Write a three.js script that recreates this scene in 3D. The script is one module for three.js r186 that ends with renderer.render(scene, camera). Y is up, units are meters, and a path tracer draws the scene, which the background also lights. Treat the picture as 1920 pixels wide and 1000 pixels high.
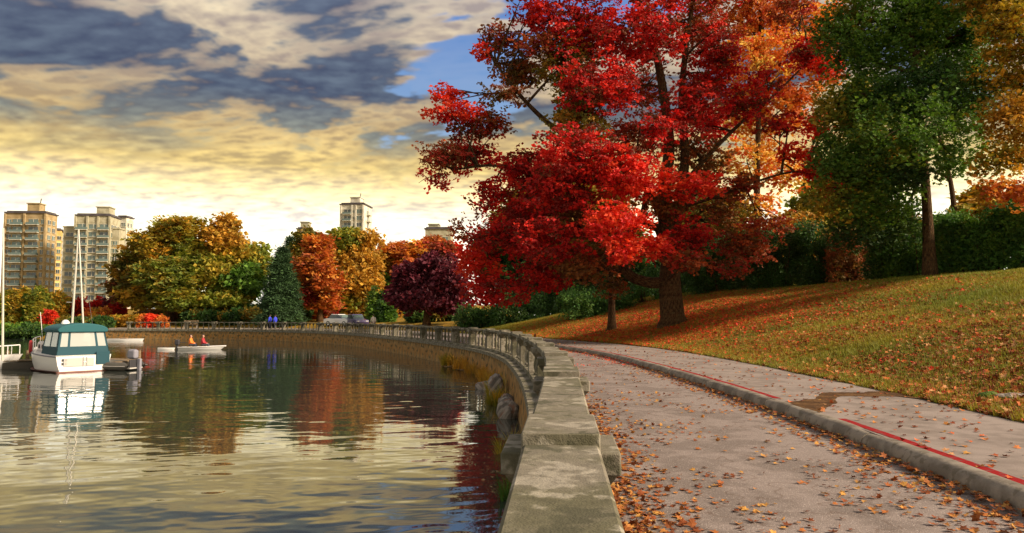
import * as THREE from 'three';
import { mergeGeometries, mergeVertices, toCreasedNormals } from 'three/addons/utils/BufferGeometryUtils.js';
import { RoundedBoxGeometry } from 'three/addons/geometries/RoundedBoxGeometry.js';
import { MarchingCubes } from 'three/addons/objects/MarchingCubes.js';
import { ImprovedNoise } from 'three/addons/math/ImprovedNoise.js';

// ------------------------------------------------------------------ camera, sky, sun, exposure
const scene = new THREE.Scene();
const FOCAL = 1390, EYE = 1.6, PITCH = Math.atan(95 / FOCAL);      // focal length in pixels of the 1920 x 1000 photograph
const camera = new THREE.PerspectiveCamera(2 * Math.atan(500 / FOCAL) * 180 / Math.PI, 1920 / 1000, 0.05, 3000);
camera.position.set(0, EYE, 0);
camera.rotation.x = PITCH;
const renderer = new THREE.WebGLRenderer({ antialias: true });
renderer.toneMapping = THREE.LinearToneMapping;
renderer.toneMappingExposure = 2.4;
renderer.shadowMap.enabled = true;
renderer.shadowMap.type = THREE.PCFSoftShadowMap;

const rad = (d) => d * Math.PI / 180;
const SUN_AZ = rad(109), SUN_EL = rad(30);
const sunDir = new THREE.Vector3(Math.sin(SUN_AZ) * Math.cos(SUN_EL), Math.sin(SUN_EL), -Math.cos(SUN_AZ) * Math.cos(SUN_EL));
const sun = new THREE.DirectionalLight(new THREE.Color(1, 0.8, 0.6), 3.4);
sun.position.copy(sunDir).multiplyScalar(150);
sun.target.position.set(0, 0, -35); sun.position.add(sun.target.position);
sun.castShadow = true; sun.shadow.radius = 20; sun.shadow.mapSize.set(2048, 2048);
Object.assign(sun.shadow.camera, { left: -110, right: 110, top: 90, bottom: -90, near: 1, far: 420 });
scene.add(sun, sun.target);

// ------------------------------------------------------------------ random numbers and noise
function rng(seed) { let a = seed >>> 0; return () => { a = (a + 0x6D2B79F5) | 0; let t = Math.imul(a ^ (a >>> 15), 1 | a); t = (t + Math.imul(t ^ (t >>> 7), 61 | t)) ^ t; return ((t ^ (t >>> 14)) >>> 0) / 4294967296; }; }
const PN = new ImprovedNoise();
const n3 = (x, y, z) => PN.noise(x, y, z);
function fbm(x, y, z, oct) { let a = 0, w = 0.5, f = 1; for (let i = 0; i < oct; i++) { a += w * PN.noise(x * f + i * 7.3, y * f + i * 3.1, z * f + i * 5.7); w *= 0.5; f *= 2.03; } return a; }
const clamp = (x, a = 0, b = 1) => Math.min(b, Math.max(a, x));
const smooth = (a, b, x) => { const t = clamp((x - a) / (b - a)); return t * t * (3 - 2 * t); };
const lerp = (a, b, t) => a + (b - a) * t;
const mix3 = (a, b, t) => [lerp(a[0], b[0], t), lerp(a[1], b[1], t), lerp(a[2], b[2], t)];
const lin = (c) => { c /= 255; return c <= 0.04045 ? c / 12.92 : ((c + 0.055) / 1.055) ** 2.4; };
const L3 = (r, g, b) => [lin(r), lin(g), lin(b)];

// the evening sky: a broken cloud deck lit from low down on the right, open air between, a bright clear strip along the horizon
{
  const W = 4096, H = 2048, data = new Float32Array(W * H * 4), K = 0.515;
  const stops = [[0, [1.5, 1.42, 1.15]], [6.8, [1.42, 1.32, 1.0]], [9, [1.18, 0.98, 0.55]], [11.2, L3(238, 208, 132)], [14, L3(218, 188, 130)], [17.5, L3(202, 182, 150)], [24, L3(204, 190, 170)], [40, L3(214, 200, 180)], [90, L3(222, 212, 198)]];
  const shadeStops = [[0, [1.5, 1.4, 1.1]], [8.5, L3(232, 208, 150)], [10.5, L3(184, 164, 116)], [13.5, L3(122, 124, 118)], [16.5, L3(82, 93, 112)], [24, L3(84, 94, 116)], [45, L3(130, 136, 152)], [90, L3(150, 154, 166)]];
  const pick = (st, e) => { for (let i = 1; i < st.length; i++) if (e <= st[i][0]) return mix3(st[i - 1][1], st[i][1], (e - st[i - 1][0]) / (st[i][0] - st[i - 1][0])); return st[st.length - 1][1]; };
  const blob = (az, el, a0, e0, ra, re) => Math.exp(-(((az - a0) / ra) ** 2) - (((el - e0) / re) ** 2));
  for (let j = H / 2; j < H; j++) {
    const elr = ((j + 0.5) / H - 0.5) * Math.PI, el = elr * 180 / Math.PI, cy = Math.sin(elr), ch = Math.cos(elr);
    const lit = pick(stops, el), shade = pick(shadeStops, el), air = mix3(L3(150, 178, 205), L3(74, 120, 186), smooth(8, 26, el));
    for (let i = 0; i < W; i++) {
      const th = ((i + 0.5) / W - 0.5) * 2 * Math.PI, x = Math.cos(th) * ch, z = Math.sin(th) * ch;
      const az = Math.atan2(x, -z) * 180 / Math.PI;
      const q = 1 / (cy + 0.13), px = x * q * 1.9, pz = z * q * 1.9;
      const wx = fbm(px * 0.9, 3.1, pz * 0.9, 2) * 0.8, wz = fbm(px * 0.9, 9.4, pz * 0.9, 2) * 0.8;
      const big = fbm(px * 0.75 + wx, 1.7, pz * 1.15 + wz, 5), mid = fbm(px * 1.7 + wx * 1.5, 6.2, pz * 2.7 + wz * 1.5, 5), fine = fbm(px * 7 + wx * 3, 2.2, pz * 11, 4);
      // shaded undersides; heavier banks lie over the west side of the bay, the clear gap beyond the seawall
      const bank = 0.30 * blob(az, el, -31, 18, 9, 4.5) + 0.3 * blob(az, el, -14, 22, 7, 3.2) + 0.25 * blob(az, el, -34, 14, 7, 2) + 0.22 * blob(az, el, -19, 16, 9, 2.2) - 0.28 * blob(az, el, -22, 21, 4.5, 3) - 0.22 * blob(az, el, -6, 20.5, 3, 2) + 0.15 * blob(az, el, -29, 11.5, 8, 1.2);
      const dark = smooth(-0.1, 0.26, big * 0.9 + mid * 0.85 + fine * 0.5 + bank + 0.03) * smooth(8, 15, el + mid * 5);
      const open = smooth(0.06, 0.2, -big * 0.8 + mid * 0.35 + fine * 0.2 + 0.74 * blob(az, el, -4, 17.5, 5.5, 4.5) + 0.35 * blob(az, el, 3, 22, 7, 4) + mid * 0.5 - 0.24 - 0.3 * smooth(-8, -14, az) * smooth(-60, -40, az)) * smooth(9, 14, el);
      let c = mix3(lit, shade, dark);
      const crest = clamp(0.9 + mid * 0.6 + fine * 0.9, 0.55, 1.45);                // billows in the lit cloud
      c = [c[0] * crest, c[1] * crest, c[2] * lerp(crest, 1, 0.3)];
      c = mix3(c, air, open * 0.92);
      const s = clamp(x * sunDir.x + cy * sunDir.y + z * sunDir.z, 0, 1);
      const glow = 0.9 * s ** 10 + 1.2 * s ** 40;
      const o = (j * W + i) * 4;
      data[o] = K * (c[0] + glow * 1.0); data[o + 1] = K * (c[1] + glow * 0.8); data[o + 2] = K * (c[2] + glow * 0.5); data[o + 3] = 1;
    }
  }
  for (let j = 0; j < H / 2; j++) for (let i = 0; i < W; i++) { const o = (j * W + i) * 4; data[o] = 0.1; data[o + 1] = 0.09; data[o + 2] = 0.07; data[o + 3] = 1; }
  const sky = new THREE.DataTexture(data, W, H, THREE.RGBAFormat, THREE.FloatType);
  sky.mapping = THREE.EquirectangularReflectionMapping; sky.magFilter = THREE.LinearFilter; sky.minFilter = THREE.LinearFilter; sky.needsUpdate = true;
  scene.background = sky; scene.environment = sky;
}
console.log('sky done');

// ------------------------------------------------------------------ helpers
const V = (x, y, z) => new THREE.Vector3(x, y, z);
const WATER = -1.15;
/** the point on the photograph's ray through (px, py) at horizontal distance d ahead */
function at(px, py, d) {
  const u = (px - 960) / FOCAL, v = (500 - py) / FOCAL, cp = Math.cos(PITCH), sp = Math.sin(PITCH), t = d / (cp - v * sp);
  return V(u * t, EYE + (sp + v * cp) * t, -d);
}
const taken = {};
function numbered(name) { const k = taken[name] = (taken[name] ?? -1) + 1; return k ? name + '_' + String(k).padStart(3, '0') : name; }
function tag(o, label, category, group) { o.userData.label = label; o.userData.category = category; if (group) o.userData.group = group; return o; }
function thing(name, label, category, pos, turn = 0, group) {
  const o = new THREE.Group(); o.name = numbered(name); o.position.copy(pos); o.rotation.y = turn; scene.add(o); return tag(o, label, category, group);
}
function mesh(name, geo, mat, parent) { const m = new THREE.Mesh(geo, mat); m.name = parent ? name : numbered(name); m.castShadow = m.receiveShadow = true; (parent ?? scene).add(m); return m; }
function struct(name, geo, mat, parent) { const m = mesh(name, geo, mat, parent); m.userData.kind = 'structure'; return m; }
const put = (g, x, y, z, ry = 0, rx = 0, rz = 0) => { g.applyMatrix4(new THREE.Matrix4().compose(V(x, y, z), new THREE.Quaternion().setFromEuler(new THREE.Euler(rx, ry, rz, 'YXZ')), V(1, 1, 1))); return g; };
/** uv in metres by the dominant direction of each face */
function boxUV(g) {
  if (g.index) g = g.toNonIndexed();
  const p = g.attributes.position, uv = new Float32Array(p.count * 2), a = V(), b = V(), c = V();
  for (let i = 0; i < p.count; i += 3) {
    a.fromBufferAttribute(p, i); b.fromBufferAttribute(p, i + 1); c.fromBufferAttribute(p, i + 2);
    const n = b.clone().sub(a).cross(c.clone().sub(a)), ax = Math.abs(n.x), ay = Math.abs(n.y), az = Math.abs(n.z);
    [a, b, c].forEach((q, k) => { const [u, v] = ay >= ax && ay >= az ? [q.x, q.z] : ax >= az ? [q.z, q.y] : [q.x, q.y]; uv[(i + k) * 2] = u; uv[(i + k) * 2 + 1] = v; });
  }
  g.setAttribute('uv', new THREE.BufferAttribute(uv, 2)); return g;
}
const box = (w, h, d, x = 0, y = 0, z = 0, ry = 0) => boxUV(put(new THREE.BoxGeometry(w, h, d), x, y, z, ry));
const rbox = (w, h, d, r, x = 0, y = 0, z = 0, ry = 0) => boxUV(put(new RoundedBoxGeometry(w, h, d, 1, r), x, y, z, ry));
const merge = (list) => mergeGeometries(list.map((g) => { const k = g.index ? g.toNonIndexed() : g; for (const n of Object.keys(k.attributes)) if (!['position', 'normal', 'uv'].includes(n)) k.deleteAttribute(n); if (!k.attributes.uv) k.setAttribute('uv', new THREE.BufferAttribute(new Float32Array(k.attributes.position.count * 2), 2)); return k; }));
/** a tapered tube along points with a radius each */
function limb(pts, radii, sides = 7) {
  const pos = [], idx = [], nor = [], uv = []; let up = V(0.13, 0.2, 0.97).normalize(), run = 0;
  for (let i = 0; i < pts.length; i++) {
    const t = pts[Math.min(i + 1, pts.length - 1)].clone().sub(pts[Math.max(i - 1, 0)]).normalize();
    const a = up.clone().addScaledVector(t, -up.dot(t)).normalize(), b = t.clone().cross(a); up = a;
    if (i) run += pts[i].distanceTo(pts[i - 1]);
    for (let k = 0; k <= sides; k++) {
      const th = k / sides * 2 * Math.PI, n = a.clone().multiplyScalar(Math.cos(th)).addScaledVector(b, Math.sin(th));
      pos.push(pts[i].x + n.x * radii[i], pts[i].y + n.y * radii[i], pts[i].z + n.z * radii[i]); nor.push(n.x, n.y, n.z); uv.push(k / sides * Math.max(0.3, radii[0] * 6), run);
    }
  }
  const w = sides + 1;
  for (let i = 0; i + 1 < pts.length; i++) for (let k = 0; k < sides; k++) idx.push(i * w + k, i * w + k + 1, (i + 1) * w + k, i * w + k + 1, (i + 1) * w + k + 1, (i + 1) * w + k);
  const g = new THREE.BufferGeometry();
  g.setAttribute('position', new THREE.Float32BufferAttribute(pos, 3)); g.setAttribute('normal', new THREE.Float32BufferAttribute(nor, 3)); g.setAttribute('uv', new THREE.Float32BufferAttribute(uv, 2)); g.setIndex(idx);
  return g;
}
const rod = (a, b, r0, r1 = r0, sides = 6) => limb([a, b], [r0, r1], sides);
/** a continuous body from tapered bones: bones = [ax, ay, az, ra, bx, by, bz, rb] */
function body(bones, lo, hi, res, k = 0.03) {
  const mc = new MarchingCubes(res, new THREE.MeshStandardMaterial(), false, false, 60000), half = res / 2;
  const size = hi.clone().sub(lo).multiplyScalar(0.5), mid = hi.clone().add(lo).multiplyScalar(0.5);
  for (let z = 0; z < res; z++) for (let y = 0; y < res; y++) for (let x = 0; x < res; x++) {
    const p = [mid.x + (x - half) / half * size.x, mid.y + (y - half) / half * size.y, mid.z + (z - half) / half * size.z];
    let d = 1e3;
    for (const [ax, ay, az, ra, bx, by, bz, rb] of bones) {
      const ux = bx - ax, uy = by - ay, uz = bz - az, t = clamp(((p[0] - ax) * ux + (p[1] - ay) * uy + (p[2] - az) * uz) / (ux * ux + uy * uy + uz * uz + 1e-9));
      const e = Math.hypot(p[0] - ax - ux * t, p[1] - ay - uy * t, p[2] - az - uz * t) - lerp(ra, rb, t);
      const h = clamp(0.5 + 0.5 * (d - e) / k); d = lerp(d, e, h) - k * h * (1 - h);
    }
    mc.field[x + y * res + z * res * res] = -d;
  }
  mc.isolation = 0; mc.update();
  const n = mc.count, g = new THREE.BufferGeometry(), pos = new Float32Array(n * 3);
  for (let i = 0; i < n; i++) for (let c = 0; c < 3; c++) pos[i * 3 + c] = mc.positionArray[i * 3 + c] * size.getComponent(c) + mid.getComponent(c);
  g.setAttribute('position', new THREE.BufferAttribute(pos, 3));
  const m = mergeVertices(g, 1e-4); m.computeVertexNormals(); return m;
}

// ------------------------------------------------------------------ materials
function tex(n, fn, srgb, repeat) {
  const d = new Uint8Array(n * n * 4);
  for (let y = 0; y < n; y++) for (let x = 0; x < n; x++) { const c = fn(x / n, y / n), o = (y * n + x) * 4; d[o] = clamp(c[0]) * 255; d[o + 1] = clamp(c[1]) * 255; d[o + 2] = clamp(c[2]) * 255; d[o + 3] = 255; }
  const t = new THREE.DataTexture(d, n, n); t.wrapS = t.wrapT = THREE.RepeatWrapping; t.magFilter = THREE.LinearFilter; t.minFilter = THREE.LinearMipmapLinearFilter; t.generateMipmaps = true;
  if (srgb) t.colorSpace = THREE.SRGBColorSpace; t.repeat.set(repeat, repeat); t.needsUpdate = true; return t;
}
/** noise that repeats over the unit square, about f features across */
const GR = (() => { const R = rng(123), g = []; for (let i = 0; i < 256; i++) { const a = R() * 6.2832; g.push([Math.cos(a), Math.sin(a)]); } const p = Array.from({ length: 256 }, (_, i) => i); for (let i = 255; i; i--) { const j = Math.floor(R() * (i + 1)); [p[i], p[j]] = [p[j], p[i]]; } return { g, p }; })();
function pn(x, y, n, s) {
  const xi = Math.floor(x), yi = Math.floor(y), fx = x - xi, fy = y - yi, u = fx * fx * fx * (fx * (fx * 6 - 15) + 10), v = fy * fy * fy * (fy * (fy * 6 - 15) + 10);
  const d = (i, j) => { const a = (((xi + i) % n) + n) % n, b = (((yi + j) % n) + n) % n, q = GR.g[GR.p[(GR.p[(a + s) & 255] + b) & 255]]; return q[0] * (fx - i) + q[1] * (fy - j); };
  return lerp(lerp(d(0, 0), d(1, 0), u), lerp(d(0, 1), d(1, 1), u), v);
}
const tn = (u, v, f, s, oct = 4) => { let a = 0, w = 0.62, n = Math.max(2, Math.round(f * 0.6)); for (let i = 0; i < oct; i++) { a += w * pn(u * n, v * n, n, Math.floor(s * 37) + i * 17); w *= 0.52; n *= 2; } return a; };
const hash = (x, y) => { const s = Math.sin(x * 127.1 + y * 311.7) * 43758.5453; return s - Math.floor(s); };
const mat = (color, roughness = 0.85, o = {}) => new THREE.MeshStandardMaterial({ color: Array.isArray(color) ? new THREE.Color().setRGB(...color) : color, roughness, ...o });
function grainy(name, n, metres, roughness, colorFn, bumpFn, bumpScale) {
  const m = new THREE.MeshPhysicalMaterial({ roughness, specularIntensity: 0.35, map: tex(n, colorFn, true, 1 / metres) });
  if (bumpFn) { m.bumpMap = tex(n, (u, v) => { const h = bumpFn(u, v); return [h, h, h]; }, false, 1 / metres); m.bumpScale = bumpScale; }
  m.name = name; return m;
}
const tone = (c, k) => [c[0] * k, c[1] * k, c[2] * k];
const srgb3 = (r, g, b) => [r / 255, g / 255, b / 255];
// weathered cast stone of the balustrade: grey-olive with pale lichen blotches and dark pits
const stoneColor = (u, v) => {
  const a = tn(u, v, 9, 1.3, 5), b = tn(u, v, 30, 4.1, 4), c = tn(u, v, 4, 8.8, 3);
  let k = mix3(srgb3(112, 107, 95), srgb3(88, 86, 68), smooth(-0.15, 0.25, c + a * 0.4));
  k = mix3(k, srgb3(144, 139, 127), smooth(0.08, 0.26, a + b * 0.45) * 0.75);
  k = mix3(k, srgb3(66, 66, 52), smooth(0.08, 0.26, -a + b * 0.6 - 0.02) * 0.75);
  return tone(k, 0.93 + 0.16 * hash(Math.floor(u * 512), Math.floor(v * 512)) + b * 0.2);
};
const stoneMat = grainy('weathered cast stone', 512, 1.7, 0.88, stoneColor, (u, v) => 0.5 + tn(u, v, 22, 2.2, 4) * 0.7 + (hash(Math.floor(u * 512), Math.floor(v * 512)) - 0.5) * 0.25, 0.008);
const seawallMat = grainy('stained seawall concrete', 512, 5, 0.9, (u, v) => {
  const a = tn(u, v, 8, 3.3, 5), streak = tn(u * 6 % 1, v, 10, 5.5, 3), b = tn(u, v, 26, 1.4, 4);
  let k = mix3(srgb3(150, 122, 80), srgb3(112, 94, 66), smooth(-0.2, 0.25, a));
  k = mix3(k, srgb3(176, 116, 46), smooth(0.02, 0.25, streak + a * 0.3) * 0.6);
  return tone(mix3(k, srgb3(66, 62, 44), smooth(0.06, 0.25, b - a * 0.5) * 0.7), 0.95 + 0.1 * hash(Math.floor(u * 512), Math.floor(v * 512)));
}, (u, v) => 0.5 + tn(u, v, 20, 7.2, 4) * 0.8, 0.03);
const pathMat = grainy('fine gravelly asphalt, worn pale', 1024, 4.3, 0.9, (u, v) => {
  const a = tn(u, v, 6, 2.9, 4), h = hash(Math.floor(u * 1024), Math.floor(v * 1024)), h2 = hash(Math.floor(u * 512) + 9, Math.floor(v * 512));
  let k = mix3(srgb3(130, 120, 115), srgb3(111, 102, 97), smooth(-0.2, 0.2, a + tn(u, v, 24, 6, 3) * 0.7)); k = mix3(k, srgb3(92, 78, 70), smooth(0.985, 1, 1 - Math.abs(tn(u, v, 5, 7.7, 4))) * 0.5);
  k = mix3(k, srgb3(78, 66, 60), h > 0.94 ? 0.75 : 0); k = mix3(k, srgb3(186, 176, 168), h2 > 0.95 ? 0.6 : 0);
  return tone(k, 0.92 + 0.16 * h);
}, (u, v) => hash(Math.floor(u * 1024), Math.floor(v * 1024)) * 0.6 + 0.2 + tn(u, v, 30, 4, 3) * 0.4, 0.006);
const upperPathMat = grainy('pale concrete path', 1024, 6.1, 0.85, (u, v) => {
  const a = tn(u, v, 7, 5.9, 5), h = hash(Math.floor(u * 1024) + 3, Math.floor(v * 1024)), b = tn(u, v, 34, 2, 3);
  let k = mix3(srgb3(137, 127, 121), srgb3(117, 108, 102), smooth(-0.2, 0.25, a + b * 0.5));
  k = mix3(k, srgb3(92, 80, 70), h > 0.975 ? 0.7 : 0); return tone(k, 0.95 + 0.1 * h);
}, (u, v) => 0.5 + tn(u, v, 40, 4, 3) * 0.5 + (hash(Math.floor(u * 1024), Math.floor(v * 1024)) - 0.5) * 0.2, 0.004);
const kerbMat = grainy('grey kerb concrete', 512, 2.2, 0.85, (u, v) => {
  const a = tn(u, v, 8, 9.9, 5), h = hash(Math.floor(u * 512), Math.floor(v * 512) + 5), b = tn(u, v, 30, 3, 3);
  return tone(mix3(mix3(srgb3(140, 132, 120), srgb3(112, 105, 95), smooth(-0.15, 0.2, a)), srgb3(90, 84, 70), smooth(0.1, 0.25, b) * 0.5), 0.94 + 0.12 * h);
}, (u, v) => 0.5 + tn(u, v, 26, 1, 4) * 0.7, 0.006);
const soilMat = grainy('turf soil', 512, 5.3, 1, (u, v) => {
  const a = tn(u, v, 9, 4.4, 5), b = tn(u, v, 40, 2, 3), h = hash(Math.floor(u * 512), Math.floor(v * 512) + 2);
  return tone(mix3(mix3(srgb3(112, 98, 30), srgb3(142, 112, 36), smooth(-0.2, 0.2, a)), srgb3(126, 74, 28), smooth(0.05, 0.25, b) * 0.7), 0.8 + 0.4 * h);
}, (u, v) => 0.5 + tn(u, v, 44, 4, 3) + (hash(Math.floor(u * 512), Math.floor(v * 512)) - 0.5) * 0.5, 0.05);
const dirtMat = grainy('washed dirt', 512, 2.7, 1, (u, v) => {
  const a = tn(u, v, 12, 6.4, 5), h = hash(Math.floor(u * 512), Math.floor(v * 512) + 7);
  return tone(mix3(srgb3(92, 66, 38), srgb3(70, 48, 26), smooth(-0.2, 0.2, a)), 0.85 + 0.3 * h);
}, (u, v) => 0.5 + tn(u, v, 40, 4, 3), 0.02);
const barkMat = grainy('bark', 512, 1.6, 0.95, (u, v) => {
  const a = tn(u * 4 % 1, v, 12, 6.4, 4), b = tn(u, v, 20, 1.4, 4), h = hash(Math.floor(u * 512), Math.floor(v * 256) + 7);
  return tone(mix3(mix3(srgb3(98, 72, 46), srgb3(58, 42, 28), smooth(-0.15, 0.15, a)), srgb3(104, 96, 62), smooth(0.1, 0.25, b) * 0.5), 0.85 + 0.25 * h);
}, (u, v) => 0.5 + tn(u * 4 % 1, v, 14, 6.4, 4), 0.05);
const paintRed = grainy('worn red paint', 512, 1.9, 0.95, (u, v) => {
  const a = tn(u, v, 24, 3.4, 4), h = hash(Math.floor(u * 512), Math.floor(v * 512));
  return tone(mix3(srgb3(132, 10, 15), srgb3(110, 70, 66), smooth(0.06, 0.26, a + (h - 0.5) * 0.15) * 0.8), 0.9 + 0.2 * h);
});

// ------------------------------------------------------------------ the shore line: the centre line of the balustrade, then the far bank
const shore = new THREE.CatmullRomCurve3([[-2.6, -40], [-1.3, -20], [0, 0], [0.26, 4], [0.5, 7.6], [0.68, 11.5], [0.7, 15.5], [0.62, 19.5], [0.42, 24], [0.05, 29], [-0.8, 34.5], [-2.2, 40], [-4.4, 46.5], [-7.3, 54], [-10.8, 62], [-15, 71], [-20.6, 79.5], [-28.7, 87], [-38, 91.5], [-48, 93.5], [-70, 95], [-110, 95], [-160, 93], [-230, 88], [-330, 80]].map(([x, d]) => V(x, 0, -d)), false, 'centripetal');
const SH = (() => {
  const N = 4000, raw = []; for (let i = 0; i <= N; i++) raw.push(shore.getPoint(i / N));
  const s = [0]; for (let i = 1; i <= N; i++) s.push(s[i - 1] + raw[i].distanceTo(raw[i - 1]));
  const zero = s[raw.findIndex((p) => p.z <= 0)];
  return { raw, s: s.map((v) => v - zero), N };
})();
function onShore(s) {                                        // {p, t: along, n: towards the land}
  let a = 0, b = SH.N; while (b - a > 1) { const m = (a + b) >> 1; if (SH.s[m] <= s) a = m; else b = m; }
  const f = clamp((s - SH.s[a]) / (SH.s[b] - SH.s[a]), -20, 20), p = SH.raw[a].clone().lerp(SH.raw[b], f);
  const a0 = Math.max(0, a - 6), b0 = Math.min(SH.N, b + 6), t = SH.raw[b0].clone().sub(SH.raw[a0]).normalize();
  return { p, t, n: V(-t.z, 0, t.x) };
}
const SOF = (d) => { let i = 0; while (i < SH.N && SH.raw[i].z > -d) i++; return SH.s[i]; };
const WALL_END = SH.s[SH.raw.findIndex((p) => p.x < -48)];
function place(s, t, y = 0) { const { p, n } = onShore(s); return V(p.x + n.x * t, y, p.z + n.z * t); }
/** nearest (s, t) of a ground point */
function toShore(x, z) { let best = 1e9, k = 0; for (let i = 0; i <= SH.N; i += 4) { const p = SH.raw[i], d = (p.x - x) ** 2 + (p.z - z) ** 2; if (d < best) { best = d; k = i; } } const q = onShore(SH.s[k]); return [SH.s[k], (x - q.p.x) * q.n.x + (z - q.p.z) * q.n.z]; }
const KERB = 3.72, PATH_UP = 0.17;
const pathEdge = (s) => 6.35 + clamp((s - 10) * 0.045, -0.4, 1.25) + 0.12 * n3(s * 0.35, 2, 1) + 0.06 * n3(s * 1.7, 5, 1);
const hillProfile = [[0, 0], [1, 0.12], [4.5, 1.12], [9.5, 2.45], [13.5, 3.32], [22, 4.1], [60, 4.6], [700, 6]];
function ground(s, t) {                                       // height of the land at (s, t)
  if (s > WALL_END + 6) { const k = smooth(WALL_END + 6, WALL_END + 14, s); return lerp(-0.05 + 0.02 * t, -1.5 + 2.0 * smooth(0, 7, t) + 0.02 * t, k) + (t > 1 ? 0.1 * n3(s * 0.2, t * 0.3, 4) : 0); }
  const e = pathEdge(s), u = t - e; if (u <= 0) return PATH_UP - 0.06;
  let h = 0; for (let i = 1; i < hillProfile.length; i++) if (u <= hillProfile[i][0]) { const [a, ha] = hillProfile[i - 1], [b, hb] = hillProfile[i]; h = lerp(ha, hb, (u - a) / (b - a)); break; }
  const k = lerp(1, 0.32, smooth(50, 82, s));
  return PATH_UP - 0.03 + h * k + smooth(0.4, 3, u) * (0.15 * n3(s * 0.16, u * 0.2, 3) + 0.06 * n3(s * 0.6, u * 0.6, 8));
}
const groundXZ = (x, z) => { const [s, t] = toShore(x, z); return ground(s, t); };
/** a sheet over (s, t): rows of s, t running over list(s) -> [[t, y], ...] */
function sheet(sRows, list) {
  const pos = [], uv = [], idx = []; let w = 0;
  sRows.forEach((s) => { const { p, n } = onShore(s), row = list(s); w = row.length; for (const [t, y] of row) { pos.push(p.x + n.x * t, y, p.z + n.z * t); uv.push(p.x + n.x * t, p.z + n.z * t); } });
  for (let i = 0; i + 1 < sRows.length; i++) for (let k = 0; k + 1 < w; k++) { const a = i * w + k, b = a + 1, c = a + w, d = c + 1; idx.push(a, b, c, b, d, c); }
  const g = new THREE.BufferGeometry(); g.setAttribute('position', new THREE.Float32BufferAttribute(pos, 3)); g.setAttribute('uv', new THREE.Float32BufferAttribute(uv, 2)); g.setIndex(idx); g.computeVertexNormals(); return g;
}
const range = (a, b, step) => { const r = []; const n = Math.max(1, Math.round((b - a) / step)); for (let i = 0; i <= n; i++) r.push(lerp(a, b, i / n)); return r; };
// land: turf rising from the path to a plateau, and far inland to the horizon
const tSteps = [0.02, 0.15, 0.3, 0.5, 0.75, 1, 1.4, 1.8, 2.3, 2.9, 3.6, 4.5, 5.5, 6.5, 7.5, 8.5, 9.5, 11, 12.5, 14, 16, 18, 22, 27, 34, 45, 60, 100, 200, 400, 700];
struct('ground', sheet([...range(-34, 70, 0.6), ...range(71, WALL_END + 5.9, 1.2), ...range(WALL_END + 6.4, 330, 2.5)], (s) => s > WALL_END + 6 ? [0, ...tSteps].map((t) => [t, ground(s, t)]) : [[pathEdge(s) - 0.6, PATH_UP - 0.09], ...tSteps.map((u) => [pathEdge(s) + u, ground(s, pathEdge(s) + u)])]), soilMat);
const pathRows = range(-34, WALL_END + 6, 0.8);
struct('seawall_path', sheet(pathRows, () => [0.1, 0.8, 1.6, 2.4, 3.1, KERB + 0.1].map((t) => [t, 0.004 * Math.sin(t * 2)])), pathMat);
const upper = struct('upper_path', sheet(range(-34, WALL_END + 6, 0.4), (s) => [KERB + 0.15, KERB + 1, KERB + 1.8, pathEdge(s) - 0.3, pathEdge(s) + 0.03].map((t, i) => [t, PATH_UP - (i === 4 ? 0.02 : 0)])), upperPathMat);
// dirt washed across the upper path, in the dip beside the kerb, and thinning onto the turf
{
  const pos = [], uv = [], idx = [], M = 90, S0 = 13.9;
  for (let i = 0; i <= M; i++) {
    const t = lerp(KERB + 0.16, 7.3, i / M), w = 0.32 + 0.2 * Math.abs(n3(i * 0.11, 4, 2)) + 0.35 * smooth(1.1, 0, t - KERB) + 0.5 * smooth(5.9, 7.1, t), c = S0 - 2.6 * smooth(0, 1.6, 1.75 - (t - KERB)) * 0.7 + 0.25 * n3(i * 0.07, 1, 1);
    for (const [k, sg] of [[0, -1], [1, 0], [2, 1]]) { const q = place(c + sg * w + 0.07 * n3(i * 0.5, k * 3.1, 5), t); pos.push(q.x, Math.max(PATH_UP, ground(c, t)) + 0.004 + (sg ? 0 : 0.008), q.z); uv.push(q.x, q.z); }
    if (i) for (let k = 0; k < 2; k++) { const a = (i - 1) * 3 + k; idx.push(a, a + 3, a + 1, a + 1, a + 3, a + 4); }
  }
  const d = new THREE.BufferGeometry(); d.setAttribute('position', new THREE.Float32BufferAttribute(pos, 3)); d.setAttribute('uv', new THREE.Float32BufferAttribute(uv, 2)); d.setIndex(idx); d.computeVertexNormals();
  struct('dirt_strip', d, dirtMat);
}
// red line along the kerb, broken where the dirt lies
for (const [a, b] of [[-20, 10.7], [13.2, 62]]) {
  const m = mesh('painted_line', sheet(range(a, b, 0.3), (s) => { const o = 0.012 * n3(s * 1.3, 7, 2); return [[KERB + 0.2 + o, PATH_UP + 0.004], [KERB + 0.325 + o + 0.022 * n3(s * 2.1, 1, 2), PATH_UP + 0.004]]; }), paintRed, upper);
  m.userData.kind = 'structure';
}
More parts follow.
